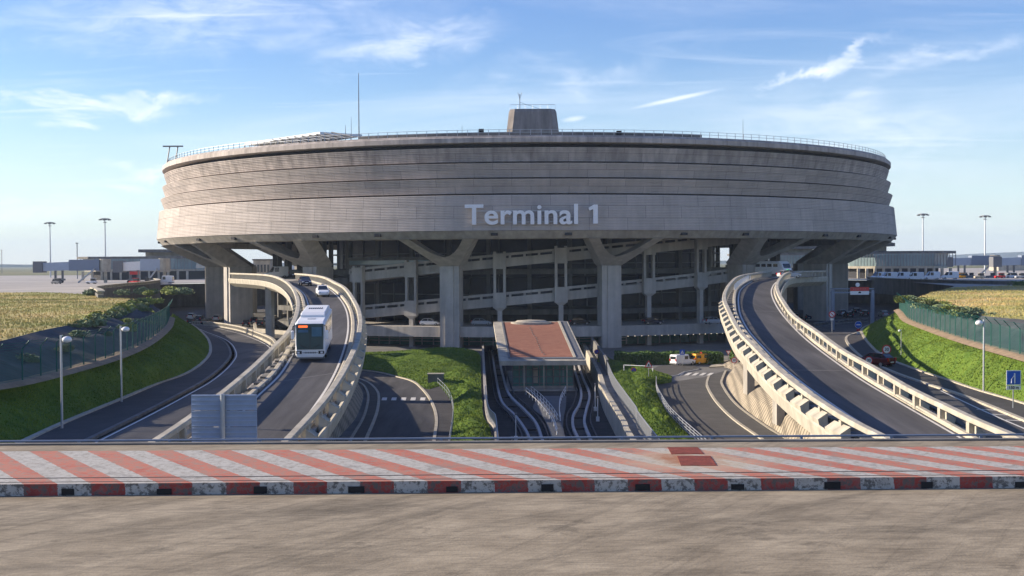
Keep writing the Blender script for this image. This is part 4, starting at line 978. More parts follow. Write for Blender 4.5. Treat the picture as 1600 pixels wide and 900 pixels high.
    # paired posts with blocks where they carry the ramps
    for an in (-27, -18, -4.5, 4.5, 18, 27, 40.5, -40.5):
        Mx = Matrix.Translation((CX, CY, 0)) @ Matrix.Rotation(R(an), 4, 'Z'); h1 = -7.3 + .122 * an; mb = MB()
        if abs(an) < 30:
            for s_ in (-1, 1): mb.box(s_ * 1.0 - .26 , s_ * 1.0 + .26, -80.2, -79.35, h1 - 1.2, min(8.4, h1 + 10.2), Mx)
            for zz_ in (h1, h1 + 8): 
                if zz_ + 1.9 < 8.4: mb.box(-1.32, 1.32, -80.5, -79.32, zz_ - 1.35, zz_ + 1.8, Mx)
            mb.hexa([Mx @ Vector(v) for v in ((-.5, -80.2, h1 - 1.9), (.5, -80.2, h1 - 1.9), (.5, -79, h1 - 1.9), (-.5, -79, h1 - 1.9))], [Mx @ Vector(v) for v in ((-1.2, -80.45, h1 - 1.35), (1.2, -80.45, h1 - 1.35), (1.2, -79, h1 - 1.35), (-1.2, -79, h1 - 1.35))])
            mb.box(-.45, .45, -80.1, -79.0, GZ, h1 - 1.9, Mx)
        else:
            mb.box(-.6, .6, -76.1, -75.0, GZ, -4.3, Mx)
        fin(mb, 'twin_post', colm)
    # small lights under the slab
    for k in range(24):
        an = R(12 + k * 1.05); mb = MB(); mb.box(-.06, .06, -.06, .06, -.05, .05, Matrix.Translation((CX + 82 * math.sin(an), CY - 82 * math.cos(an), -15.08))); fin(mb, 'ceiling_lamp', lit)
    for an in (-5, -3.6, -37, -36): a_ = R(an); mb = MB(); mb.box(-.15, .15, -.15, .15, -.06, .06, Matrix.Translation((CX + 80 * math.sin(a_), CY - 80 * math.cos(a_), 8.35))); fin(mb, 'ceiling_lamp', lit)
    # pale glazed gallery at the left, high under the soffit
    mb = MB(); mb.lathe([(76.5, -1.2), (76.5, 1.4), (74, 1.4), (74, -1.2)], (CX, CY), 30, -31, -15.5, True); g_ = fin(mb, 'gallery', concd)
    mb = MB(); mb.lathe([(76.6, -.2), (76.6, .7), (76.52, .7), (76.52, -.2)], (CX, CY), 30, -30.5, -16, True); fin(mb, 'gallery_window', glassp, g_)
    # penthouse
    mb = MB(); c0 = Vector((CX + 2.0, CY, 0)); 
    def octa(hw, hd, ch, z): return [c0 + Vector((x, y, z)) for x, y in ((-hw + ch, -hd), (hw - ch, -hd), (hw, -hd + ch), (hw, hd - ch), (hw - ch, hd), (-hw + ch, hd), (-hw, hd - ch), (-hw, -hd + ch))]
    a_, b_, d_ = octa(8.2, 8.2, 1.6, 24.5), octa(6.35, 6.35, 1.5, 40.2), octa(6.0, 6.0, 1.3, 41.0)
    mb.add(a_ + b_ + d_, [tuple((i, (i + 1) % 8, 8 + (i + 1) % 8, 8 + i)) for i in range(8)] + [(8 + i, 8 + (i + 1) % 8, 16 + (i + 1) % 8, 16 + i) for i in range(8)] + [tuple(range(16, 24))])
    ph = fin(mb, 'penthouse', facd)
    mb = MB()
    for k in range(-3, 4): mb.box(c0.x + k * 1.9 - .03, c0.x + k * 1.9 + .03, CY - 8.3, CY - 8.2, 24.6, 24.7)
    for (x0_, x1_) in ((-6, 6),):
        mb.tube([(c0.x - 6, CY - 5.8, 41), (c0.x - 6, CY - 5.8, 42.1), (c0.x + 6, CY - 5.8, 42.1), (c0.x + 6, CY - 5.8, 41)], .05, 4)
        for k in range(-2, 3): mb.tube([(c0.x + k * 2, CY - 5.8, 41), (c0.x + k * 2, CY - 5.8, 42.1)], .04, 4)
    fin(mb, 'roof_railing', steel, ph)
    mb = MB(); x_ = c0.x - 3.4; mb.tube([(x_, CY - 4, 41), (x_, CY - 4, 45.2)], .1, 5); mb.tube([(x_ - .5, CY - 4, 45.6), (x_, CY - 4, 43.6), (x_ + .5, CY - 4, 45.6)], .07, 4); mb.tube([(x_, CY - 4, 43), (x_ + 6, CY - 4, 41)], .04, 4); fin(mb, 'aerial', greym, ph)
    # roof edge railing, all the way round
    mb = MB(); R_ = 93.2
    for k in range(288):
        a_ = R(k * 1.25); x, y = CX + R_ * math.sin(a_), CY - R_ * math.cos(a_); mb.box(x - .05, x + .05, y - .05, y + .05, 24.55, 25.75)
    for z in (25.15, 25.7): mb.lathe([(R_ + .03, z), (R_ + .03, z + .07), (R_ - .03, z + .07), (R_ - .03, z)], (CX, CY), 144, 0, 360, True)
    o = fin(mb, 'roof_edge_railing', steel)
    mb = MB(); mb.lathe([(91.6, 24.55), (91.6, 25.45), (91.3, 25.45), (91.3, 24.55)], (CX, CY), 60, -22, 22, True); fin(mb, 'roof_upstand', concd)
    for px, d in ((752, 232), (967, 232)): p = PD(px, d, 25.4); mb = MB(); mb.box(p.x - .5, p.x + .5, p.y - .4, p.y + .4, 24.6, 26.2 if px < 800 else 25.7); fin(mb, 'roof_box', blackm)
    for px, y0_, y1_, d, th in ((561, 115, 213, 240, .12), (549, 183, 213, 240, .06), (540, 196, 213, 242, .08), (722, 196, 208, 232, .05), (1161, 187, 217, 240, .06), (804, 172, 175, 240, .01)):
        if th < .02: continue
        zt = (hor(px) - y0_) * d / FPX; p = PD(px, d, 24.6); mb = MB(); mb.tube([(p.x, p.y, 24.6), (p.x, p.y, 24.6 + (zt - 24.6) * .6), (p.x, p.y, zt)], [th, th * .8, th * .4], 5); fin(mb, 'antenna_mast', greym)
    # white canopy frame on the roof, left
    a_ = PD(380, 258, 27.6); 
    mb = MB(); p0, p1 = PD(382, 262, 26.3), PD(500, 247, 27.0); q0_, q1_ = p0 + Vector((6, 22, 1.6)), p1 + Vector((6, 22, 1.8))
    mb.hexa([p0, p1, q1_, q0_], [p + Vector((0, 0, .5)) for p in (p0, p1, q1_, q0_)]); can = fin(mb, 'roof_canopy', whitem)
    mb = MB()
    for k in range(15): p = p0.lerp(p1, k / 14); mb.tube([(p.x, p.y, 24.5), (p.x, p.y, p.z)], .08, 4)
    fin(mb, 'canopy_post', greym, can)
    for k in range(9):
        p = PD(440 + k * 12, 247 - k * .9, 25.6 + .08 * k); mb = MB(); mb.tube([p + Vector((-3.2, 6, 1.0)), p + Vector((2.2, -1, -.7))], .14, 4); fin(mb, 'canopy_beam', greym, can)
    # ladder-like frame at the left edge of the roof
    mb = MB(); b_ = PD(270, 292, 24.5); t_ = (hor(270) - 229) * 292 / FPX
    for s_ in (-1, 1): mb.tube([(b_.x + s_ * 1.0 - .5, b_.y, 24.5), (b_.x + s_ * 1.0 + .3, b_.y, t_)], .16, 4)
    mb.tube([(b_.x - 2.4, b_.y, t_), (b_.x + 2.6, b_.y, t_)], .18, 4); mb.tube([(b_.x - 1.4, b_.y, 25.6), (b_.x + .8, b_.y, 25.6)], .14, 4); fin(mb, 'roof_frame', greym)
    # lettering
    lm = M('letter_metal', (.80, .80, .81), .5, .05, 2); tgt0, tgt1 = PD(727, 226, 0).x, PD(903, 226, 0).x
    cu = bpy.data.curves.new('t', 'FONT'); cu.body = 'Terminal'; cu.size = 5.05; cu.offset = .085; cu.extrude = .22; cu.space_character = 1.03
    to = bpy.data.objects.new('t', cu); C.objects.link(to); bpy.context.view_layer.update(); dg = bpy.context.evaluated_depsgraph_get(); me = bpy.data.meshes.new_from_object(to.evaluated_get(dg)); bpy.data.objects.remove(to)
    xs = [v.co.x for v in me.vertices]; x0_, x1_ = min(xs), max(xs); sc = (tgt1 - tgt0) / (x1_ - x0_); sy = 3.75 / max(v.co.y for v in me.vertices)
    bend = lambda x, y, z: Vector(((96.45 + z) * math.sin(math.asin((x - CX) / 96.2)), -(96.45 + z) * math.cos(math.asin((x - CX) / 96.2)), 7.45 - GZ + y))
    par_ = list(range(len(me.vertices)))
    def find(a):
        while par_[a] != a: par_[a] = par_[par_[a]]; a = par_[a]
        return a
    for e in me.edges: par_[find(e.vertices[0])] = find(e.vertices[1])
    isl_ = {}
    for v in me.vertices: isl_.setdefault(find(v.index), []).append(v.index)
    grp_ = []
    for ids in isl_.values():
        lo_, hi_ = min(me.vertices[i].co.x for i in ids), max(me.vertices[i].co.x for i in ids)
        for g in grp_:
            if lo_ < g[1] - .02 and hi_ > g[0] + .02 and min(hi_, g[1]) - max(lo_, g[0]) > .5 * min(hi_ - lo_, g[1] - g[0]): g[0] = min(g[0], lo_); g[1] = max(g[1], hi_); g[2].extend(ids); break
        else: grp_.append([lo_, hi_, list(ids)])
    for g in sorted(grp_, key=lambda g: g[0]):
        st_ = set(g[2]); mp_ = {i: k for k, i in enumerate(g[2])}; mb = MB(); co_ = [me.vertices[i].co for i in g[2]]
        mb.add([bend(tgt0 + (c.x - x0_) * sc, c.y * sy, c.z) for c in co_], [tuple(mp_[v] for v in p.vertices) for p in me.polygons if p.vertices[0] in st_]); mb.build('letter', lm, root)
    bpy.data.meshes.remove(me)
    a0_, a1_ = PD(919.5, 226, 0).x, PD(934, 226, 0).x; w_ = a1_ - a0_; pts = [(w_ * .52, 0), (w_, 0), (w_, 3.62), (w_ * .60, 3.62), (0, 3.0), (w_ * .14, 2.45), (w_ * .52, 2.78)]
    mb = MB(); mb.add([bend(a0_ + x, y, z) for z in (-.22, .22) for x, y in pts], [tuple(range(6, -1, -1)), tuple(range(7, 14))] + [(k, (k + 1) % 7, 7 + (k + 1) % 7, 7 + k) for k in range(7)]); mb.build('digit', lm, root)
    mb = MB()
    for z, aa, bb_ in ((7.75, -7.0, 5.4), (9.9, -6.4, 3.6)):
        mb.lathe([(96.3, z), (96.3, z + .1), (96.1, z + .1), (96.1, z)], (CX, CY), 30, aa, bb_, True)
    fin(mb, 'letter_rail', steel)
terminal()

# ================================================================== RING WALLS, APRON, FAR THINGS
def ringwall(pts, label, zt=-4.9, zb=-9.4, posts=True):
    c_ = smoothc(cr([Vector((x, y, 0)) for x, y in pts], 3), 2); root = empty('apron_viaduct', (c_[0].x, c_[0].y, zb), 0, label, 'viaduct'); b_ = Vector(root.location); L_ = [p - b_ for p in c_]
    q = MB(); q.sweep(L_, [(-.5, zb), (.5, zb), (.5, zt), (-.5, zt)]); q.build('beam_wall', concd, root)
    q = MB(); q.sweep(L_, [(-.6, zt + .45), (.6, zt + .45), (.6, zt + .7), (-.6, zt + .7)] if posts else [(-.7, zt), (.7, zt), (.7, zt + .12), (-.7, zt + .12)]); q.build('rail', concl, root)
    s = 0; last = -9; f = None
    for i in range(1, len(L_)):
        s += (L_[i] - L_[i - 1]).length
        if s - last > 2.8 and posts:
            last = s
            if f is None: q = MB(); q.box(-.35, .35, -.35, .35, zt, zt + .45); f = q.build('post', concl, root); o = f
            else: o = f.copy(); C.objects.link(o)
            o.location = L_[i]
    for i in range(3, len(L_), 6): q = MB(); p = L_[i]; q.box(p.x - 1.2, p.x + 1.2, p.y - .8, p.y + .8, PZ - .05, zb); q.build('pier', conc, root)
    return c_
ringwall([(-68, 196), (-74, 212), (-83, 235), (-89, 265), (-93, 300), (-100, 335), (-112, 372)], 'dark curved concrete viaduct wall at the left, between the dry field and the column')
ringwall2 = ringwall([(129, 262), (118, 285), (110, 310), (108, 340), (112, 372)], 'dark curved concrete viaduct wall at the right, below the apron', -5.0, -9.6, False)
# hidden rear wall of the parking below the apron
mb = MB(); c_ = [Vector((x * 1.25 - 1 if x < 0 else x * 1.25, y, 0)) for x, y in inner[7:-9]]; mb.sweep(c_, [(-.4, GZ), (.4, GZ), (.4, -6.3), (-.4, -6.3)]); tag(mb.build('basement_wall', concd), 'dark rear wall of the parking deck below the apron', 'wall')
# a grass verge by the right viaduct
hedge('hedge', 112, 165, 262, 268, -6.1, 1.5, 'long dark hedge behind the right dry field', 2500)
hm = MB(); n_ = 60
v1, v2 = [], []
for i in range(n_ + 1):
    x = 1300 + i * 260; hgt = 30 + 40 * pnoise(Vector((x * .0006, 3, 0))) + 35 * min(1, i / 8) + 12 * pnoise(Vector((x * .004, 1, 0))); v1.append(Vector((x * .8 + 400, 6200 - abs(i) * 15, -8))); v2.append(Vector((x * .8 + 400, 6260 - i * 15, hgt if i else -8)))
v3 = [p + Vector((0, 300, 0)) for p in v1]; hm.loft([v1, v2, v3]); hh_ = hm.build('hills', hillm, smooth=True); tag(hh_, kind='structure')
hm = MB(); v1, v2 = [], []
for i in range(n_ + 1):
    x = -4200 + i * 130; hgt = 4 + 5 * pnoise(Vector((x * .004, 9, 0))) + 2 * pnoise(Vector((x * .02, 9, 0))); v1.append(Vector((x, 4300, -8))); v2.append(Vector((x, 4320, hgt)))
hm.loft([v1, v2, [p + Vector((0, 100, 0)) for p in v1]]); tag(hm.build('far_woodline', hillm), kind='structure')
# far grass strips on the airfield
for (x0, x1, y0, y1) in ((-900, -125, 720, 2600), (-420, -150, 400, 470), (420, 2200, 900, 3000)):
    mb = MB(); mb.add([(x0, y0, -6.0), (x1, y0, -6.0), (x1, y1, -6.05), (x0, y1, -6.05)], [(0, 1, 2, 3)]); tag(mb.build('airfield_grass', farland), kind='structure')
# flood-light masts
def mast():
    root = empty('floodlight_mast', (0, 0, 0)); q = MB(); q.tube([(0, 0, 0), (0, 0, 27)], [.42, .24], 8); q.build('pole', steel, root)
    q = MB(); q.lathe([(.3, 27), (2.1, 27.2), (2.1, 27.5), (.3, 27.7)], (0, 0), 12, 0, 360, True); hd = q.build('head_ring', greym, root)
    for k in range(6): a_ = k * math.pi / 3; q = MB(); q.box(-.45, .45, -.35, .35, 26.7, 27.2, Matrix.Translation((2.3 * math.cos(a_), 2.3 * math.sin(a_), 0))); q.build('floodlight', greym, hd)
    q = MB(); q.lathe([(.25, 25.6), (.9, 25.7), (.9, 25.9), (.25, 25.9)], (0, 0), 8, 0, 360, True); q.build('service_ring', greym, root); return root
ms = mast(); first = True
for px, d, lab in ((79, 590, 'leftmost tall floodlight mast on the apron'), (165, 545, 'tall floodlight mast beside the left jet bridges, second from the left'), (1442, 540, 'tall floodlight mast in front of the right glass pier'), (1539, 565, 'rightmost tall floodlight mast on the apron')):
    p = PD(px, d, -6.1); o = ms if first else copy_tree(ms); first = False; o.location = p; tag(o, lab, 'floodlight mast', 'apron floodlight masts')
for px, d, h, lab in ((121, 520, 16, 'thin short pole at the left end of the left pier'), (3, 900, 18, 'thin pole far off at the left edge of the picture')):
    p = PD(px, d, -6.1); q = MB(); q.tube([p, p + Vector((0, 0, h))], .2, 5); q.box(p.x - .5, p.x + .5, p.y - .3, p.y + .3, p.z + h - .4, p.z + h); tag(q.build('apron_pole', greym), lab, 'pole')
# pier (satellite) buildings
def pier_building(px0, px1, d, label, up0, up1, flip):
    a_, b_ = PD(px0, d, -6.1), PD(px1, d, -6.1); cx_ = (a_.x + b_.x) / 2; w = (b_.x - a_.x) / 2; root = empty('pier_building', (cx_, d + 20, -6.1), 0, label, 'airport pier', 'glass pier buildings'); dp = 20
    def oc(w_, z): return [Vector((sx * (w_ - (0 if k else 7)), sy * (dp - (7 if k else 0)), z)) for sx, sy, k in ((-1, -1, 0), (1, -1, 0), (1, -1, 1), (1, 1, 1), (1, 1, 0), (-1, 1, 0), (-1, 1, 1), (-1, -1, 1))]
    def ring(nm, mt, w0, z0, w1, z1): q = MB(); r0, r1 = oc(w0, z0), oc(w1, z1); q.add(r0 + r1, [(i, (i + 1) % 8, 8 + (i + 1) % 8, 8 + i) for i in range(8)] + [tuple(range(8)), tuple(range(8, 16))]); return q.build(nm, mt, root)
    ring('ground_floor', dark, w - 3, 0, w - 3, 3.6); ring('floor_slab', concl, w, 3.6, w, 4.4); g = ring('glazing', glassp, w - .5, 4.4, w + .5, 8.6); ring('roof_edge', concd, w + 3, 8.6, w + 3, 9.5)
    q = MB()
    for k in range(34): x = -w + 2 * w * k / 33; q.box(x - .08, x + .08, -dp - .75, -dp - .55, 4.4, 8.6)
    q.build('mullions', greym, g)
    for k in range(12): q = MB(); x = -w + 2 * w * (k + .5) / 12; q.box(x - .4, x + .4, -dp - .2, -dp + .6, 0, 3.6); q.build('ground_column', concl, root)
    u0, u1 = PD(up0, d, 0).x - cx_, PD(up1, d, 0).x - cx_; q = MB(); q.box(u0 + 2, u1 - 2, -8, 12, 9.5, 11.2); q.build('upper_storey', concl, root); q = MB(); q.box(u0, u1, -11, 15, 11.2, 12.4); q.build('upper_roof', concd, root)
pier_building(122, 300, 470, 'low glass-walled airport pier behind the left jet bridges', 205, 310, 0)
pier_building(1335, 1492, 400, 'low glass-walled airport pier on the right apron', 1330, 1412, 1)
pier_building(1172, 1330, 470, 'pale glass pier seen through the gap between the terminal columns, right', 1180, 1290, 1)
def tower_block(px0, px1, d, z1, label, mt=concl):
    a_, b_ = PD(px0, d, -6.1), PD(px1, d, -6.1); q = MB(); w = b_.x - a_.x; root = empty('apron_building', ((a_.x + b_.x) / 2, d, -6.1), 0, label, 'building'); q.box(-w / 2, w / 2, 0, 14, 0, z1); bd = q.build('wall', mt, root)
    q = MB()
    for k in range(5): x = -w / 2 + w * (k + .5) / 5; q.box(x - w * .06, x + w * .06, -.08, -.02, z1 * .45, z1 * .8)
    q.build('window', glass, root); q = MB(); q.box(-w / 2 - .3, w / 2 + .3, -.4, 14.3, z1, z1 + .5); q.build('roof', concd, root)
tower_block(396, 422, 420, 7.5, 'pale building with dark windows seen through the terminal, left')
tower_block(444, 456, 430, 9, 'white end building seen through the terminal behind the left ramp', whitem)
tower_block(1560, 1640, 700, 7, 'low pale service building far off at the right edge of the apron')
# jet bridges
palem = M('pale_blue_metal', (.36, .42, .50), .5, .06, 1)
def jet_bridge(px0, px1, d, label, white_side=False, cab=1, lift=4.2):
    a_, b_ = PD(px0, d, -6.1), PD(px1, d, -6.1); w = b_.x - a_.x; root = empty('jet_bridge', ((a_.x + b_.x) / 2, d, -6.1), 0, label, 'jet bridge', 'apron jet bridges'); mt = whitem if white_side else palem
    q = MB(); q.hexa([(-w / 2, -1.4, lift), (w * .32, -1.4, lift + .5), (w * .32, 1.4, lift + .5), (-w / 2, 1.4, lift)], [(-w / 2, -1.4, lift + 2.8), (w * .32, -1.4, lift + 3.4), (w * .32, 1.4, lift + 3.4), (-w / 2, 1.4, lift + 2.8)]); q.build('tunnel', mt, root)
    q = MB(); q.box(-w * .1, w * .36, -1.7, 1.7, lift + .1, lift + 3.8); q.build('outer_tunnel', steelb if not white_side else palem, root)
    q = MB(); q.tube([(w * .43, 0, lift - .4), (w * .43, 0, lift + 4.0)], 1.9, 12); q.tube([(w * .43, 0, 0), (w * .43, 0, lift)], .6, 8); q.build('rotunda', concl, root)
    q = MB(); q.box(-w / 2 - 3.2, -w / 2, -2, 2, lift - .5, lift + 3.3); q.build('cab', greym, root)
    q = MB(); q.box(-w * .28 - 1.6, -w * .28 + 1.6, -1.6, 1.6, 1.0, 1.6)
    for s_ in (-1, 1): q.box(-w * .28 + s_ * 1.2 - .25, -w * .28 + s_ * 1.2 + .25, -.4, .4, .6, lift + .2)
    q.build('drive_column', greym, root)
    if white_side: q = MB(); q.box(-w * .28 - .9, -w * .28 + 1.4, -1.5, 1.5, lift - 1.2, lift - .2); q.build('red_gear_box', redm, root)
    for s_ in (-1, 1): q = MB(); q.cyl((-w * .28 + s_ * 1.3, -1.6, .6), .6, .6, 12, 'Y'); q.build('wheel', tyre, root)
    q = MB(); q.hexa([(w * .05, -2.6, .1), (w * .30, -2.6, lift + .3), (w * .30, -1.75, lift + .3), (w * .05, -1.75, .1)], [(w * .05, -2.6, .6), (w * .30, -2.6, lift + .9), (w * .30, -1.75, lift + .9), (w * .05, -1.75, .6)]); q.build('stairs', steel, root)
jet_bridge(70, 172, 400, 'grey-blue jet bridge nearest the left edge, with its cab at the left end')
jet_bridge(195, 262, 385, 'white jet bridge with a red drive column beside the left pier', True)
jet_bridge(1486, 1560, 450, 'grey jet bridge with a white rotunda right of the right glass pier')
jet_bridge(1562, 1640, 440, 'grey jet bridge cut by the right edge of the picture')

# ================================================================== VEHICLES
def loftsec(mb, secs):      # secs: list of (x, [(y,z)...]) closed sections
    m_ = len(secs[0][1]); vs = [(x, y, z) for x, pr in secs for y, z in pr]; fs = [(i * m_ + k, i * m_ + (k + 1) % m_, (i + 1) * m_ + (k + 1) % m_, (i + 1) * m_ + k) for i in range(len(secs) - 1) for k in range(m_)]
    fs += [tuple(range(m_)), tuple(range(len(secs) * m_ - 1, (len(secs) - 1) * m_ - 1, -1))]; return mb.add(vs, fs)
def sec(hw, z0, z1, c=.12): return [(-hw + c, z0), (hw - c, z0), (hw, z0 + c * 1.5), (hw, z1 - c), (hw - c * 1.2, z1), (-hw + c * 1.2, z1), (-hw, z1 - c), (-hw, z0 + c * 1.5)]
def wheels(root, xs, hw, r=.32, w=.22):
    for x in xs:
        for s_ in (-1, 1):
            q = MB(); q.cyl((x, s_ * (hw - .02) - (w if s_ > 0 else 0), r), r, w, 14, 'Y'); o = q.build('wheel', tyre, root); q = MB(); y0_ = s_ * (hw - .02) + (.001 if s_ > 0 else -.021); q.cyl((x, y0_, r), r * .6, .02, 10, 'Y'); q.build('rim', rim, o)
def make_car(mt, kind='car', name='car'):      # nose towards +X
    root = empty(name, (0, 0, 0)); q = MB()
    if kind == 'car':
        loftsec(q, [(-2.1, sec(.72, .38, .78)), (-2.0, sec(.82, .28, .98)), (-1.2, sec(.88, .22, 1.02)), (.6, sec(.88, .22, 1.0)), (1.4, sec(.86, .22, .90)), (1.95, sec(.78, .26, .74)), (2.12, sec(.66, .34, .62))]); q.build('body', mt, root)
        g = MB(); loftsec(g, [(-1.85, sec(.66, .95, 1.02, .03)), (-1.35, sec(.62, .95, 1.40, .05)), (-.6, sec(.62, .95, 1.45, .05)), (.2, sec(.62, .95, 1.42, .05)), (1.1, sec(.70, .93, .98, .02))]); gl_ = g.build('windows', glass, root)
        t = MB(); loftsec(t, [(-1.35, sec(.60, 1.39, 1.43, .01)), (-.6, sec(.60, 1.44, 1.49, .01)), (.2, sec(.60, 1.41, 1.45, .01))]); t.build('roof', mt, root)
        for s_ in (-1, 1):
            for x0_, x1_, z0_, z1_ in ((-1.72, -1.28, 1.0, 1.43), (-.35, -.30, 1.0, 1.45), (.95, .18, 1.0, 1.43)): t = MB(); t.tube([(x0_, s_ * .70, z0_), (x1_, s_ * .60, z1_)], .04, 4); t.build('pillar', mt, root)
        wheels(root, (-1.3, 1.35), .88); L_, hz0 = 2.12, .62; bw = .82
    else:
        h = {'van': 1.85, 'taxi': 1.82, 'bigvan': 2.5}[kind]; s2 = 1.0 if kind != 'bigvan' else 1.22; hw = .90 if kind != 'bigvan' else 1.0
        loftsec(q, [(-2.1 * s2, sec(hw - .06, .35, h - .12)), (-2.0 * s2, sec(hw, .25, h)), (.5 * s2, sec(hw, .22, h)), (.7 * s2, sec(hw, .22, 1.1 * s2)), (1.3 * s2, sec(hw - .02, .22, 1.05 * s2)), (2.0 * s2, sec(hw - .1, .28, .82 * s2)), (2.15 * s2, sec(hw - .2, .36, .7 * s2))]) if kind != 'taxi' else loftsec(q, [(-2.1, sec(.82, .35, h - .2)), (-2.0, sec(.9, .25, h)), (.3, sec(.9, .22, h)), (.45, sec(.9, .22, 1.1)), (1.3, sec(.88, .22, 1.05)), (2.0, sec(.8, .28, .85)), (2.15, sec(.7, .36, .7))])
        q.build('body', mt, root); g = MB(); loftsec(g, [(.42 * s2, sec(hw - .08, 1.0 * s2, h - .06, .05)), (.62 * s2, sec(hw - .1, 1.0 * s2, h - .12, .05)), (1.25 * s2, sec(hw - .06, 1.0 * s2, 1.08 * s2, .03))]); g.build('windscreen', glass, root)
        for s_ in (-1, 1):
            g = MB(); ya, yb = (hw + .004, hw - .02) if s_ > 0 else (-hw - .004, -hw + .02)
            g.box(-.35 * s2, .42 * s2, min(ya, yb), max(ya, yb), 1.08 * s2, h - .25); 
            if kind == 'taxi': g.box(-1.85, -1.0, min(ya, yb), max(ya, yb), 1.08, h - .25)
            g.build('side_window', glass, root)
        g = MB(); g.box(-2.1 * s2 - .03, -2.1 * s2 + .12, -hw + .2, hw - .2, 1.1 * s2, h - .3); g.build('rear_window', glass, root)
        g = MB(); g.box(-2.18 * s2, -2.0 * s2, -hw + .06, hw - .06, .3, .5); g.build('rear_bumper', greym, root)
        wheels(root, (-1.35 * s2, 1.4 * s2), hw, .33 * s2 ** .5); L_ = 2.15 * s2; bw = hw; hz0 = .75 * s2
        if kind == 'taxi': g = MB(); g.box(-.5, -.1, -.35, .35, h + .01, h + .2); g.build('roof_sign', redm, root)
    for s_ in (-1, 1):
        g = MB(); g.box(L_ - .22, L_ - .0, s_ * (bw - .28) - .16, s_ * (bw - .28) + .16, hz0 - .07, hz0 + .1); g.build('headlight', headl, root)
        g = MB(); g.box(-L_ + .0 - .03, -L_ + .15, s_ * (bw - .15) - .1, s_ * (bw - .15) + .1, hz0 + .05, hz0 + .4); g.build('tail_light', taill, root)
    g = MB(); g.box(L_ - .06, L_ + .02, -.25, .25, .42, .53); g.box(-L_ - .05, -L_ + .02, -.25, .25, .5, .61); g.build('number_plate', whitem, root); return root
def place(root, p, rz, label, cat, grp=None): root.location = p; root.rotation_euler = (0, 0, rz); tag(root, label, cat, grp); return root
def along(c, y):
    i = min(range(len(c)), key=lambda k: abs(c[k].y - y)); n, t = nrm(c, i); return c[i], t
def onramp(l, r_, d, f=.5):
    p, t = along(l, d); q, t2 = along(r_, d); c_ = p.lerp(q, f); tt = (t + t2).normalized(); c_.z = zr(c_.y) + .02; return c_, math.atan2(tt.y, tt.x)
slope_ = lambda rz: rz
def tilt(o, rz):      # set a vehicle on the 5.85 % ramp
    o.rotation_euler = (Matrix.Rotation(rz, 4, 'Z') @ Matrix.Rotation(math.atan(.0585), 4, 'Y')).to_euler()
p, rz = onramp(LlL, LlR, 168, .55); o = make_car(cwhite); place(o, p, rz, 'white saloon car coming down the left ramp behind the coach', 'car', 'cars on the ramps'); tilt(o, rz)
p, rz = onramp(LlL, LlR, 192, .45); o = make_car(navy); place(o, p, rz, 'dark blue car coming down the left ramp, farthest of the two cars there', 'car', 'cars on the ramps')
p, rz = onramp(RlL, RlR, 215, .75); o = make_car(silver, 'car'); place(o, p + Vector((.8, 0, 0)), 0.3, 'silver taxi with a green roof light at the top of the right ramp', 'car', 'cars on the ramps')
g = MB(); g.box(-.3, 0, -.2, .2, 1.49, 1.62); g.build('roof_light', M('green_lamp', (.1, .6, .2), .4), o)
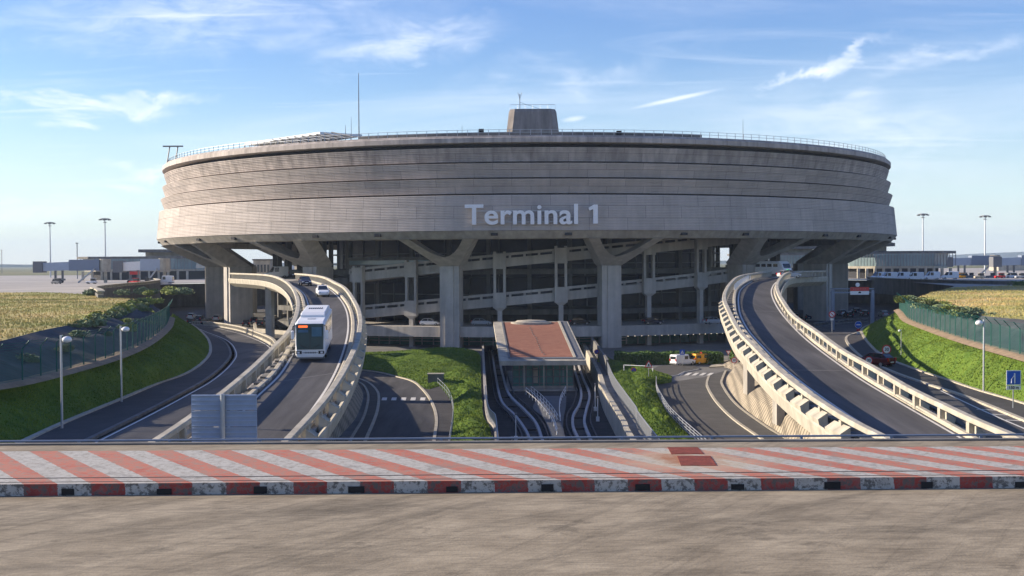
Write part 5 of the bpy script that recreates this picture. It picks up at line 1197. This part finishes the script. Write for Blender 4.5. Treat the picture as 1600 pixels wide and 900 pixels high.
# coach
def coach():
    root = empty('coach', (0, 0, 0)); q = MB(); hw = 1.27
    loftsec(q, [(-6.0, sec(hw - .05, .45, 3.35, .15)), (-5.9, sec(hw, .35, 3.45, .15)), (5.4, sec(hw, .35, 3.40, .15)), (5.85, sec(hw - .02, .35, 3.25, .15)), (6.05, sec(hw - .08, .35, 1.5, .12)), (6.1, sec(hw - .12, .4, 1.35, .1))]); q.build('body', cwhite, root)
    q = MB(); loftsec(q, [(-5.6, sec(1.08, 3.40, 3.62, .05)), (-5.3, sec(1.08, 3.40, 3.80, .08)), (1.6, sec(1.08, 3.40, 3.80, .08)), (2.1, sec(1.08, 3.38, 3.62, .05))]); rp = q.build('roof_pod', cwhite, root)
    q = MB()
    for k in range(7): q.box(-2.6, -1.5, -.62 + k * .19, -.52 + k * .19, 3.80, 3.825)
    q.build('roof_grille', blackm, rp); q = MB(); q.box(3.3, 3.9, -.35, .35, 3.40, 3.45); q.build('roof_hatch', silver, root)
    q = MB(); q.hexa([(6.17, -1.12, 1.05), (6.17, 1.12, 1.05), (6.0, 1.12, 1.05), (6.0, -1.12, 1.05)], [(5.92, -1.16, 3.22), (5.92, 1.16, 3.22), (5.6, 1.16, 3.22), (5.6, -1.16, 3.22)]); ws = q.build('windscreen', M('coach_glass', (.02, .05, .06), .06, .1, 1, spec=.25), root)
    q = MB(); q.hexa([(6.18, -.02, 1.1), (6.18, .02, 1.1), (6.05, .02, 1.1), (6.05, -.02, 1.1)], [(5.94, -.02, 3.2), (5.94, .02, 3.2), (5.9, .02, 3.2), (5.9, -.02, 3.2)]); q.build('screen_divider', blackm, ws)
    q = MB(); q.hexa([(5.985, -1.0, 2.62), (5.985, -.15, 2.62), (5.95, -.15, 2.62), (5.95, -1.0, 2.62)], [(5.965, -1.0, 2.82), (5.965, -.15, 2.82), (5.9, -.15, 2.82), (5.9, -1.0, 2.82)])
    for v_ in range(0): pass
    q = MB(); q.box(5.945, 5.955, -.98, -.2, 2.92, 3.10, Matrix.Identity(4)); q.v = [(x + .03, y, z) for x, y, z in q.v]; q.build('destination_display', M('orange_led', (.8, .12, .03), .5, .02, emit=((1, .15, .03), .7)), ws)
    q = MB(); q.box(6.01, 6.02, .15, 1.0, 2.15, 2.95); q.v = [(x - (z - 2.15) * .11 + .045, y, z) for x, y, z in q.v]; q.build('sun_blind', M('blind', (.06, .14, .20), .6), ws)
    q = MB(); q.box(6.01, 6.02, -1.0, -.15, 2.5, 2.72); q.v = [(x - (z - 2.15) * .11 + .045, y, z) for x, y, z in q.v]; q.build('sun_blind', M('blind_blue', (.05, .12, .2), .6), ws)
    for s_ in (-1, 1):
        ya, yb = (hw + .003, hw - .02) if s_ > 0 else (-hw - .003, -hw + .02)
        for k in range(6): q = MB(); q.box(-5.3 + k * 1.78, -5.3 + k * 1.78 + 1.7, min(ya, yb), max(ya, yb), 1.75, 3.05); q.build('side_window', glass, root)
        q = MB(); q.box(6.02, 6.13, s_ * .95 - .24, s_ * .95 + .24, .66, .92); hl_ = q.build('headlight', blackm, root); q = MB(); q.box(6.10, 6.14, s_ * .98 - .1, s_ * .98 + .1, .70, .86); q.build('lens', headl, hl_)
        q = MB(); q.tube([(5.9, s_ * 1.2, 3.1), (6.3, s_ * 1.42, 3.05), (6.35, s_ * 1.45, 2.75)], .04, 5); arm = q.build('mirror_arm', blackm, root); q = MB(); loftsec(q, [(6.24, sec(.14, 1.95, 2.7, .04)), (6.44, sec(.11, 2.0, 2.65, .04))]); q.v = [(x, y + s_ * 1.45, z) for x, y, z in q.v]; q.build('mirror', cwhite, arm)
        q = MB(); q.tube([(6.2, s_ * .15, 1.12), (6.16, s_ * .85, 1.45)], .018, 4); q.build('wiper', blackm, ws)
    q = MB(); q.box(6.07, 6.12, -.65, .65, .74, .79)
    for k in range(7): q.box(6.08, 6.125, -.45 + k * .14, -.36 + k * .14, .70, .84)
    q.build('front_badge', greym, root); q = MB(); q.box(6.08, 6.125, -.26, .26, .50, .61); q.build('number_plate', whitem, root)
    q = MB(); q.box(5.4, 6.06, -1.2, 1.2, .25, .4); q.build('front_skirt', greym, root)
    wheels(root, (-3.4, -2.2, 3.6), hw, .5, .3); return root
p, rz = onramp(LlL, LlR, 109.5, .5); o = coach(); pc_ = P(483, 560, zr(104)); o.location = (PD(483.5, 101.6, 0).x, 101.6, zr(101.6))
dirx = Vector((math.cos(rz), math.sin(rz), 0)); o.location = Vector(o.location) - dirx * 6.0; o.location.z = zr(o.location.y) + .03
tag(o, 'white touring coach with a roof pod driving down the left ramp', 'coach'); tilt(o, rz)
# low centre
o = make_car(cwhite, 'van', 'van'); pp = P(1067, 571, GZ); place(o, pp + Vector((0, 0, .03)), R(32), 'small white van in front of the hedge, left of the yellow taxi', 'van')
o = make_car(yel, 'taxi', 'taxi'); pp = P(1098, 569, GZ); place(o, pp + Vector((0, 0, .03)), R(28), 'yellow people-carrier taxi with a roof sign, beside the white van', 'taxi')
o = make_car(redd); pp = PR(1367, 573, zl); place(o, pp + Vector((0, 0, .05)), R(128), 'dark red car on the right lower road, half behind the ramp parapet', 'car')
# airport bus seen under the drum, right
def shuttle():
    root = empty('airport_bus', (0, 0, 0)); q = MB(); loftsec(q, [(-5, sec(1.25, .4, 3.1, .2)), (3.6, sec(1.25, .4, 3.1, .2)), (4.4, sec(1.2, .4, 2.7, .25)), (4.9, sec(1.1, .45, 1.7, .2)), (5.0, sec(1.0, .5, 1.2, .15))]); q.build('body', cwhite, root)
    for s_ in (-1, 1):
        for k in range(4): q = MB(); y0_ = s_ * 1.253; q.box(-3.8 + k * 1.9, -2.4 + k * 1.9, min(y0_, y0_ - s_ * .03), max(y0_, y0_ - s_ * .03), 1.9, 2.55); q.build('side_window', glass, root)
    q = MB(); q.hexa([(4.93, -.95, 1.7), (4.93, .95, 1.7), (4.7, .95, 1.7), (4.7, -.95, 1.7)], [(4.46, -.95, 2.6), (4.46, .95, 2.6), (4.2, .95, 2.6), (4.2, -.95, 2.6)]); q.build('windscreen', glass, root); wheels(root, (-3, 3), 1.25, .5, .3); return root
o = shuttle(); place(o, PD(1206, 250, -3.0), R(-62), 'white rounded airport bus parked under the drum at the top of the right ramp', 'bus')
o = make_car(cwhite, 'bigvan', 'van'); place(o, PD(432, 268, -3.0), R(200), 'white van parked under the drum at the top of the left ramp', 'van')
# parking and slab cars
cc = [make_car(cblack), make_car(silver), make_car(navy), make_car(cwhite)]; uc = set()
def put_car(px, d, z, rz, lab, grp, k=None):
    k = rnd.randrange(4) if k is None else k
    if k in uc: o = copy_tree(cc[k])
    else: uc.add(k); o = cc[k]
    place(o, PD(px, d, z), R(rz), lab, 'car', grp)
nm4 = ('black', 'silver', 'navy blue', 'white')
for px, d, rz, k in ((325, 268, 80, 0), (313, 285, 85, 2), (300, 272, 95, 0), (340, 288, 90, 1), (385, 262, 100, 0), (398, 276, 95, 2), (408, 262, 90, 0), (420, 279, 85, 3), (300, 300, 90, 3), (392, 291, 90, 1)): put_car(px, d, PZ, rz, nm4[k] + ' car parked in the shade ' + ('left' if px < 350 else 'right') + ' of the big left column' + {392: ', farther one', 300: ', farthest left', 313: ', second one', 408: ', nearer the pier'}.get(px, ''), 'cars parked on the left lower level', k)
for px, d, rz, k in ((1250, 262, 80, 0), (1262, 278, 85, 2), (1240, 280, 95, 1), (1325, 288, 90, 0), (1315, 300, 90, 3), (1350, 296, 85, 0), (1380, 292, 90, 1), (1337, 310, 90, 0), (1270, 300, 90, 3)): put_car(px, d, PZ, rz, nm4[k] + ' car in the shade ' + ('behind the right ramp' if px < 1290 else 'behind the gantry') + {1262: ', far row', 1270: ', second row', 1325: ', left one', 1350: ', middle one', 1337: ', farther one'}.get(px, ''), 'cars parked on the right lower level', k)
for px, rz, k, lab in ((752, 0, 1, 'silver car on the ring slab, just left of the station roof'), (906, 8, 0, 'black car on the ring slab, right of the station roof'), (672, -10, 3, 'white car on the ring slab behind the lawn, left'), (1115, 20, 1, 'silver car on the ring slab near the right ramp'), (1020, 12, 2, 'navy car on the ring slab right of the front right column')):
    put_car(px, 246, -12.9, rz, lab, None, k)
# apron vans
bv = make_car(cwhite, 'bigvan', 'van'); f = True
for px, d, rz, lab in ((1372, 372, 200, 'leftmost white van on the right apron'), (1388, 366, 185, 'second white van from the left on the right apron'), (1408, 370, 180, 'third white van from the left on the right apron'), (1429, 362, 175, 'fourth white van from the left on the right apron'), (1455, 375, 180, 'white van right of the floodlight mast on the right apron'), (1484, 380, 180, 'fifth white van on the right apron, before the jet bridge'), (258, 372, 180, 'white van beside the left pier, near the terminal column')):
    o = bv if f else copy_tree(bv); f = False; place(o, PD(px, d, -5.9), R(rz), lab, 'van', 'white vans on the apron')
def tug(px, d, rz, lab, mt):
    root = empty('baggage_tug', PD(px, d, -5.95), R(rz), lab, 'airport tug', 'tugs and carts on the apron'); q = MB(); loftsec(q, [(-1.6, sec(.8, .3, 1.0)), (0, sec(.8, .3, 1.0)), (.2, sec(.8, .3, .95)), (1.6, sec(.7, .3, .85))]); q.build('body', mt, root); q = MB(); q.box(-1.3, .1, -.7, .7, 1.0, 1.75); q.build('cab_windows', glass, root); q = MB(); q.box(-1.4, .2, -.75, .75, 1.75, 1.85); q.build('cab_roof', mt, root); wheels(root, (-1, 1), .8, .35)
ti = 0
for px, d, mt, col in ((1500, 395, yel, 'yellow'), (1515, 405, greym, 'grey'), (1530, 390, concl, 'sand-coloured'), (1548, 398, greym, 'dark grey'), (1562, 392, redm, 'red'), (1580, 399, cwhite, 'white'), (1594, 388, silver, 'silver'), (88, 380, greym, 'grey'), (143, 378, cwhite, 'white'), (210, 372, redm, 'red'), (228, 376, navy, 'navy')):
    ti += 1; tug(px, d, 180 if ti % 2 else 160, col + ' tug on the ' + ('right apron' if px > 800 else 'left apron') + {1500: ', leftmost there', 1515: ', second from the left', 1548: ', between the sand-coloured and the red one'}.get(px, ''), mt)

# ================================================================== STREET FURNITURE
def lamp():
    root = empty('street_lamp', (0, 0, 0)); q = MB(); q.tube([(0, 0, -.3), (0, 0, 6.0)], [.085, .07], 8); q.build('pole', steel, root); q = MB(); q.tube([(0, 0, 5.75), (.3, 0, 5.75)], .04, 5); a_ = q.build('arm', greym, root)
    q = MB(); q.lathe([(.01, 5.93), (.18, 5.90), (.29, 5.8), (.31, 5.70), (.25, 5.58), (.01, 5.52)], (.38, 0), 14); q.build('globe', lampw, a_, True); return root
lp = lamp(); f = True
for px, py, rz, lab in ((97, 672, 0, 'nearer globe street lamp at the foot of the left slope'), (190, 630, 0, 'farther globe street lamp at the foot of the left slope'), (1537, 615, 180, 'globe street lamp beside the right lower road'), (1408, 566, 180, 'thin street lamp at the foot of the right slope, beyond the 30 sign')):
    o = lp if f else copy_tree(lp); f = False; p = PR(px, py, zl); o.location = p; o.rotation_euler = (0, 0, R(rz)); tag(o, lab, 'street lamp', 'globe street lamps')
    if px == 1408: o.scale = (.5, .5, .62)
def txt(body, size, mt, parent, loc, rot=(math.pi / 2, 0, 0), name='lettering'):
    cu = bpy.data.curves.new('t', 'FONT'); cu.body = body; cu.size = size; cu.offset = size * .02; cu.align_x = 'CENTER'; cu.align_y = 'CENTER'; to = bpy.data.objects.new('t', cu); C.objects.link(to); bpy.context.view_layer.update()
    me = bpy.data.meshes.new_from_object(to.evaluated_get(bpy.context.evaluated_depsgraph_get())); bpy.data.objects.remove(to); me.materials.append(mt); o = bpy.data.objects.new(name, me); C.objects.link(o); o.parent = parent; o.location = loc; o.rotation_euler = rot; return o
def sign(p, h, kind, label, size=.45, body=None, extra=None):
    root = empty('road_sign', p, 0, label, 'road sign'); q = MB(); q.tube([(0, 0, -.2), (0, 0, h + size)], .045, 6); q.build('pole', steel, root); z = h + size * .5
    def disc(r_, y_, mt, n=20, par=root, nm='plate'): q = MB(); q.cyl((0, y_ - .02, z), r_, .02, n, 'Y'); return q.build(nm, mt, par)
    if kind == 'limit': b_ = disc(size, -.06, redm); disc(size * .74, -.085, whitem, par=b_, nm='plate_face'); txt(body, size * .95, blackm, b_, (0, -.115, z))
    elif kind == 'ban': b_ = disc(size, -.06, redm); disc(size * .74, -.085, whitem, par=b_, nm='plate_face'); q = MB(); q.tube([(-size * .5, -.12, z + size * .5), (size * .5, -.12, z - size * .5)], size * .1, 4); q.build('red_bar', redm, b_)
    elif kind == 'bluered': b_ = disc(size, -.06, redm); disc(size * .78, -.085, bluem, par=b_, nm='plate_face'); q = MB(); q.tube([(-size * .55, -.12, z + size * .55), (size * .55, -.12, z - size * .55)], size * .1, 4); q.build('red_bar', redm, b_)
    elif kind == 'blue': b_ = disc(size, -.06, whitem); disc(size * .92, -.085, bluem, par=b_, nm='plate_face'); q = MB(); q.box(-size * .55, size * .55, -.125, -.11, z - size * .13, z + size * .13); q.build('white_bar', whitem, b_)
    elif kind in ('tri', 'yield'):
        s_ = 1 if kind == 'tri' else -1
        def tri(k, y0_, mt, par, nm): q = MB(); pts = [(-size * k, z - s_ * size * .6 * k), (size * k, z - s_ * size * .6 * k), (0, z + s_ * size * 1.1 * k)]; q.add([(x, y0_, zz) for x, zz in pts] + [(x, y0_ + .02, zz) for x, zz in pts], [(0, 1, 2), (5, 4, 3), (0, 3, 4, 1), (1, 4, 5, 2), (2, 5, 3, 0)]); return q.build(nm, mt, par)
        b_ = tri(1, -.07, redm, root, 'plate'); tri(.68, -.095, whitem, b_, 'plate_face')
        if kind == 'tri': q = MB(); q.box(-size * .12, size * .16, -.125, -.11, z - size * .3, z + size * .25); q.build('pictogram', blackm, b_)
    elif kind == 'crossing':
        q = MB(); q.box(-size, size, -.08, -.05, z - size, z + size); b_ = q.build('plate', bluem, root); q = MB(); q.add([(-size * .7, -.09, z - size * .6), (size * .7, -.09, z - size * .6), (0, -.09, z + size * .7)], [(0, 1, 2)]); q.build('plate_face', whitem, b_); q = MB(); q.tube([(0, -.12, z + .2 * size), (0, -.12, z - .1 * size), (-.25 * size, -.12, z - .5 * size)], size * .07, 4); q.tube([(0, -.12, z - .1 * size), (.25 * size, -.12, z - .5 * size)], size * .07, 4); q.build('pictogram', blackm, b_)
        q = MB(); q.box(-size, size, -.08, -.05, z - size * 1.75, z - size * 1.1); q.build('lower_plate', whitem, root)
    elif kind == 'merge':
        q = MB(); q.box(-size, size, -.08, -.05, z - size, z + size); b_ = q.build('plate', whitem, root); q = MB(); q.box(-size * .9, size * .9, -.1, -.082, z - size * .9, z + size * .9); q.build('plate_face', bluem, b_)
        q = MB(); q.tube([(.1 * size, -.13, z - .75 * size), (.1 * size, -.13, z + .2 * size), (.08 * size, -.13, z + .62 * size)], size * .09, 4); q.tube([(-.38 * size, -.13, z - .75 * size), (-.34 * size, -.13, z - .2 * size), (.02 * size, -.13, z + .3 * size)], size * .07, 4); q.build('pictogram', whitem, b_)
        q = MB(); q.box(-size, size, -.08, -.05, z - size * 1.65, z - size * 1.08); lp_ = q.build('distance_plate', whitem, root); txt(body, size * .55, blackm, lp_, (0, -.1, z - size * 1.36))
    if extra:
        for e, (mt, nm) in enumerate(extra): q = MB(); zz = z - size * 1.5 - e * .5; q.box(-.28, .28, -.08, -.05, zz - .18, zz + .18); q.build(nm, mt, root)
    return root
G = lambda x, y: P(x, y, GZ)
sign(G(1066, 573), 2.2, 'crossing', 'blue square pedestrian-crossing sign in front of the hedge', .42)
sign(G(1138, 568), 1.7, 'yield', 'red and white give-way triangle sign right of the yellow taxi', .45)
sign(G(1147, 578), 1.3, 'limit', 'round red-rimmed speed limit sign just right of the give-way triangle', .5, '50')
sign(G(1013.5, 600), 2.4, 'tri', 'red-rimmed warning triangle on a thin pole above the bright lawn', .62)
sign(G(932, 566), 1.6, 'bluered', 'round no-stopping sign in the shade beside the station roof', .42)
sign(G(990, 590), .9, 'bluered', 'round no-stopping sign hung on the white barrier frame', .42, extra=[(whitem, 'lower_plate')])
sign(PR(1385, 573, zl), 1.6, 'limit', 'round 30 speed limit sign with a yellow box on the right green slope', .5, '30', extra=[(yel, 'yellow_box')])
sign(PR(1357, 580, zl), .9, 'limit', 'round 30 speed limit sign in front of the dark red car', .42, '30', extra=[(whitem, 'lower_plate')])
sign(PR(1341, 523, zl), 1.4, 'blue', 'round blue sign with a white bar under the gantry', .62, extra=[(redm, 'lower_plate'), (whitem, 'lower_plate')])
sign(PR(1300, 520, zl), 3.0, 'ban', 'round red-rimmed prohibition sign on the left post of the gantry', .6, extra=[(whitem, 'lower_plate')])
sign(PR(1583, 640, zl), 2.0, 'merge', 'large blue square lane sign with a distance plate, rightmost on the slope', .52, '150 m')
# white barrier frame
p = G(975, 588); q_ = G(1020, 590); root = empty('barrier_frame', p, 0, 'white height barrier frame at the end of the bright lawn', 'barrier'); w_ = q_ - p
for v in (Vector((0, 0, 0)), w_): q = MB(); q.tube([v, v + Vector((0, 0, 1.7))], .06, 5); q.build('post', whitem, root)
q = MB(); q.tube([Vector((0, 0, 1.7)), w_ + Vector((0, 0, 1.7))], .06, 5); q.build('crossbar', whitem, root)
# gantry
pl, pr_ = PR(1301, 515, zl), PR(1363, 507, zl); pr_ = PD(1363, pl.y, zl(pl.y)); w_ = pr_.x - pl.x; H = 6.9
root = empty('sign_gantry', pl, 0, 'blue-grey steel gantry with a red and white panel over the right lower road', 'gantry')
for x in (0, w_): q = MB(); q.box(x - .3, x + .3, -.3, .3, 0, H + .6); q.build('post', steelb, root)
q = MB(); q.box(-.4, w_ + .3, -.25, .25, H, H + .22); q.box(-.4, w_ + .3, -.25, .25, H + .75, H + .95)
for k in range(14): x = w_ * k / 14; q.tube([(x, 0, H + .1), (x + w_ / 28, 0, H + .85), (x + w_ / 14, 0, H + .1)], .05, 4)
q.build('crossbeam', steelb, root)
q = MB(); q.box(w_ * .43, w_ * .90, -.42, -.30, H + .42, H + 1.15); a_ = q.build('upper_panel', redm, root); q = MB()
for k in range(8): q.box(w_ * .5 + k * w_ * .042, w_ * .5 + k * w_ * .042 + w_ * .026, -.44, -.425, H + .74, H + .86)
q.build('small_lettering', M('faded_white', (.62, .25, .22), .6), a_)
q = MB(); q.box(w_ * .43, w_ * .90, -.42, -.30, H - .3, H + .40); a_ = q.build('lower_panel', whitem, root); q = MB(); q.add([(w_ * .665 - .25, -.43, H + .0), (w_ * .665 + .25, -.43, H + .0), (w_ * .665 + .25, -.43, H + .2), (w_ * .665, -.43, H + .35), (w_ * .665 - .25, -.43, H + .2)], [(0, 1, 2, 3, 4)]); q.build('symbol', blackm, a_)
q = MB(); q.cyl((w_ * .62, -.3, H + 1.6), .4, .2, 14, 'Y'); q.build('round_lamp', whitem, root)
signm = M('sign_back_metal', (.36, .42, .52), .5, .08, 2)
# back of a big road sign in front
p = PD(350, 60, -10.6); root = empty('direction_sign', p, 0, 'back of a big blue-grey road sign on one pole, in front of the left ramp', 'road sign')
x0_, x1_ = PD(297, 60, 0).x - p.x, PD(399, 60, 0).x - p.x; zt = -(617 - hor(350)) * 60 / FPX - p.z; q = MB(); q.tube([(0, -.15, -.8), (0, -.15, zt + .05)], .12, 10); q.build('pole', steel, root)
for k in range(3):
    z1_ = zt - k * .83; z0_ = z1_ - .80; q = MB(); q.box(x0_, x1_, .0, .05, z0_, z1_); pn = q.build('panel', signm, root); q = MB()
    for j in range(4): zz = z0_ + .03 + j * .235; q.box(x0_ + .01, x1_ - .01, -.10, -.002, zz, zz + .045)
    for x in (x0_, x1_ - .06): q.box(x, x + .06, -.05, -.047, z0_, z1_)
    q.build('stiffener', signm, pn)
for k in range(8): q = MB(); z_ = zt - .2 - k * .3; q.box(-.17, .17, -.06, -.02, z_ - .03, z_ + .03); q.build('clamp', steel, root)
# electrical box on the lawn
p = P(681, 601, GZ) ; root = empty('utility_box', p, 0, 'low grey utility box in the shade at the top of the left footpath', 'utility box'); q = MB(); q.box(-1.1, 1.1, -.6, .6, 0, 1.5); q.build('cabinet', concd, root); q = MB(); q.box(-1.2, 1.2, -.7, .7, 1.5, 1.62); q.build('lid', concl, root)

# ================================================================== FOREGROUND BRIDGE
def ln(y0, y1, z): return P(0, y0, z), P(1600, y1, z)
def bx(a, b_, x):       # point on line at x
    t = (x - a.x) / (b_.x - a.x); return a.lerp(b_, t)
K0 = ln(775.5, 762.5, -6.0); K1 = ln(747.5, 734.5, -5.7); K2 = ln(705, 697, -5.7); K3 = ln(696, 688, -5.7)
X0, X1 = -42, 42
def quad(a, b_, da, db, za, zb): return [Vector((X0, bx(*a, X0).y + da, za)), Vector((X1, bx(*a, X1).y + da, za)), Vector((X1, bx(*b_, X1).y + db, zb)), Vector((X0, bx(*b_, X0).y + db, zb))]
mb = MB(); mb.add([(X0, -20, -6.0), (X1, -20, -6.0), (X1, bx(*K0, X1).y + .4, -6.0), (X0, bx(*K0, X0).y + .4, -6.0)], [(0, 1, 2, 3)]); tag(mb.build('bridge_road', deckm), kind='structure')
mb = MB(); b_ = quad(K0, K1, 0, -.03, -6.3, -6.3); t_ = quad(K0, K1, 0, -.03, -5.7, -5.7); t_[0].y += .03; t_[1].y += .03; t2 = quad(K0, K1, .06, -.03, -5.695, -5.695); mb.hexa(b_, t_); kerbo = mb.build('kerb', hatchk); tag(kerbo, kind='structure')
n_ = 0
for k in range(-8, 12):
    x = k * 2.5 + .9; y = bx(*K0, x).y
    if abs(x) > 17: continue
    q = MB(); w_ = (.16, .19, .17, .21, .15)[k % 5]; q.box(x - w_, x + w_, y - .012, y + .1, -5.985, -5.80 - .02 * (k % 3)); q.build('drain_slot', blackm, kerbo)
mb = MB(); mb.add(quad(K0, K1, .03, -.04, -5.696, -5.696), [(0, 1, 2, 3)]); tag(mb.build('kerb_top', hatch), kind='structure')
mb = MB(); mb.hexa(quad(K1, K2, 0, 0, -6.3, -6.3), quad(K1, K2, 0, 0, -5.704, -5.704)); tag(mb.build('hatched_pavement', hatch), kind='structure')
mb = MB(); mb.hexa(quad(K1, K1, -.09, .0, -5.75, -5.75), quad(K1, K1, -.09, .0, -5.692, -5.692)); mb.hexa(quad(K0, K0, .28, .34, -5.75, -5.75), quad(K0, K0, .28, .34, -5.692, -5.692)); tag(mb.build('pavement_joint', blackm), kind='structure')
mb = MB(); mb.hexa(quad(K2, K3, 0.0, 0, -6.3, -6.3), quad(K2, K3, 0.0, 0, -5.71, -5.71)); tag(mb.build('pavement_edge', deckm), kind='structure')
mb = MB(); mb.hexa(quad(K3, K3, .03, .28, -6.8, -6.8), quad(K3, K3, .03, .28, -5.66, -5.66)); tag(mb.build('bridge_edge_beam', concd), kind='structure')
mb = MB(); mb.box(X0, X1, -20, bx(*K3, X0).y - 1.6, -7.6, -6.32); tag(mb.build('bridge_slab', concd), kind='structure')
mb = MB()
for (w1, w2, p1, p2) in ((0, 0, (1058, 711), (1105, 726)),): pass
for nm, (xa, xb, ya, yb), lab in (('a', (1046, 1096, 698.5, 709), 'rusty steel cover plate nearer the railing on the striped pavement'), ('b', (1061, 1116, 712, 727), 'larger rusty steel cover plate nearer the kerb on the striped pavement')):
    c4 = [P(xa - 3, ya, -5.69), P(xb - 6, ya, -5.69), P(xb + 4, yb, -5.69), P(xa + 3, yb, -5.69)]; c0_ = sum(c4, Vector()) / 4; q = MB(); q.hexa([p - c0_ + Vector((0, 0, -.02)) for p in c4], [p - c0_ for p in c4]); o = q.build('cover_plate', rust); o.location = c0_; tag(o, lab, 'cover plate')
# railing on the far edge
root = empty('bridge_railing', (0, 38.4, -6.6), 0, 'thin blue-grey pipe railing along the far edge of the bridge', 'railing')
ra_, rb_ = P(0, 689.5, -5.62), P(1600, 679, -5.62); q = MB(); a_, b_ = bx(ra_, rb_, X0), bx(ra_, rb_, X1); q.tube([a_ - Vector(root.location), b_ - Vector(root.location)], .034, 8); q.build('rail', steelb, root)
for k in range(-7, 8):
    x = k * 2.9 + .6; p = bx(ra_, rb_, x) - Vector(root.location); q = MB(); q.box(p.x - .04, p.x + .04, p.y - .04, p.y + .04, p.z - .9, p.z); q.build('post', steelb, root)

# ================================================================== HAZE
hb = MB(); hb.box(-7300, 7300, -7000, 7400, -21, 150); ho = hb.build('haze'); tag(ho, kind='stuff')
hm_ = bpy.data.materials.new('haze'); hm_.use_nodes = True; t = hm_.node_tree; t.nodes.remove(t.nodes['Principled BSDF']); pv = t.nodes.new('ShaderNodeVolumePrincipled'); pv.inputs['Density'].default_value = .00011; pv.inputs['Color'].default_value = (.62, .78, 1, 1)
t.links.new(pv.outputs[0], t.nodes['Material Output'].inputs['Volume']); ho.data.materials.append(hm_)
for o in list(C.objects):      # ground-like sheets need no words of their own
    if o.get('kind') in ('structure', 'stuff'):
        for k in ('label', 'category'):
            if k in o: del o[k]
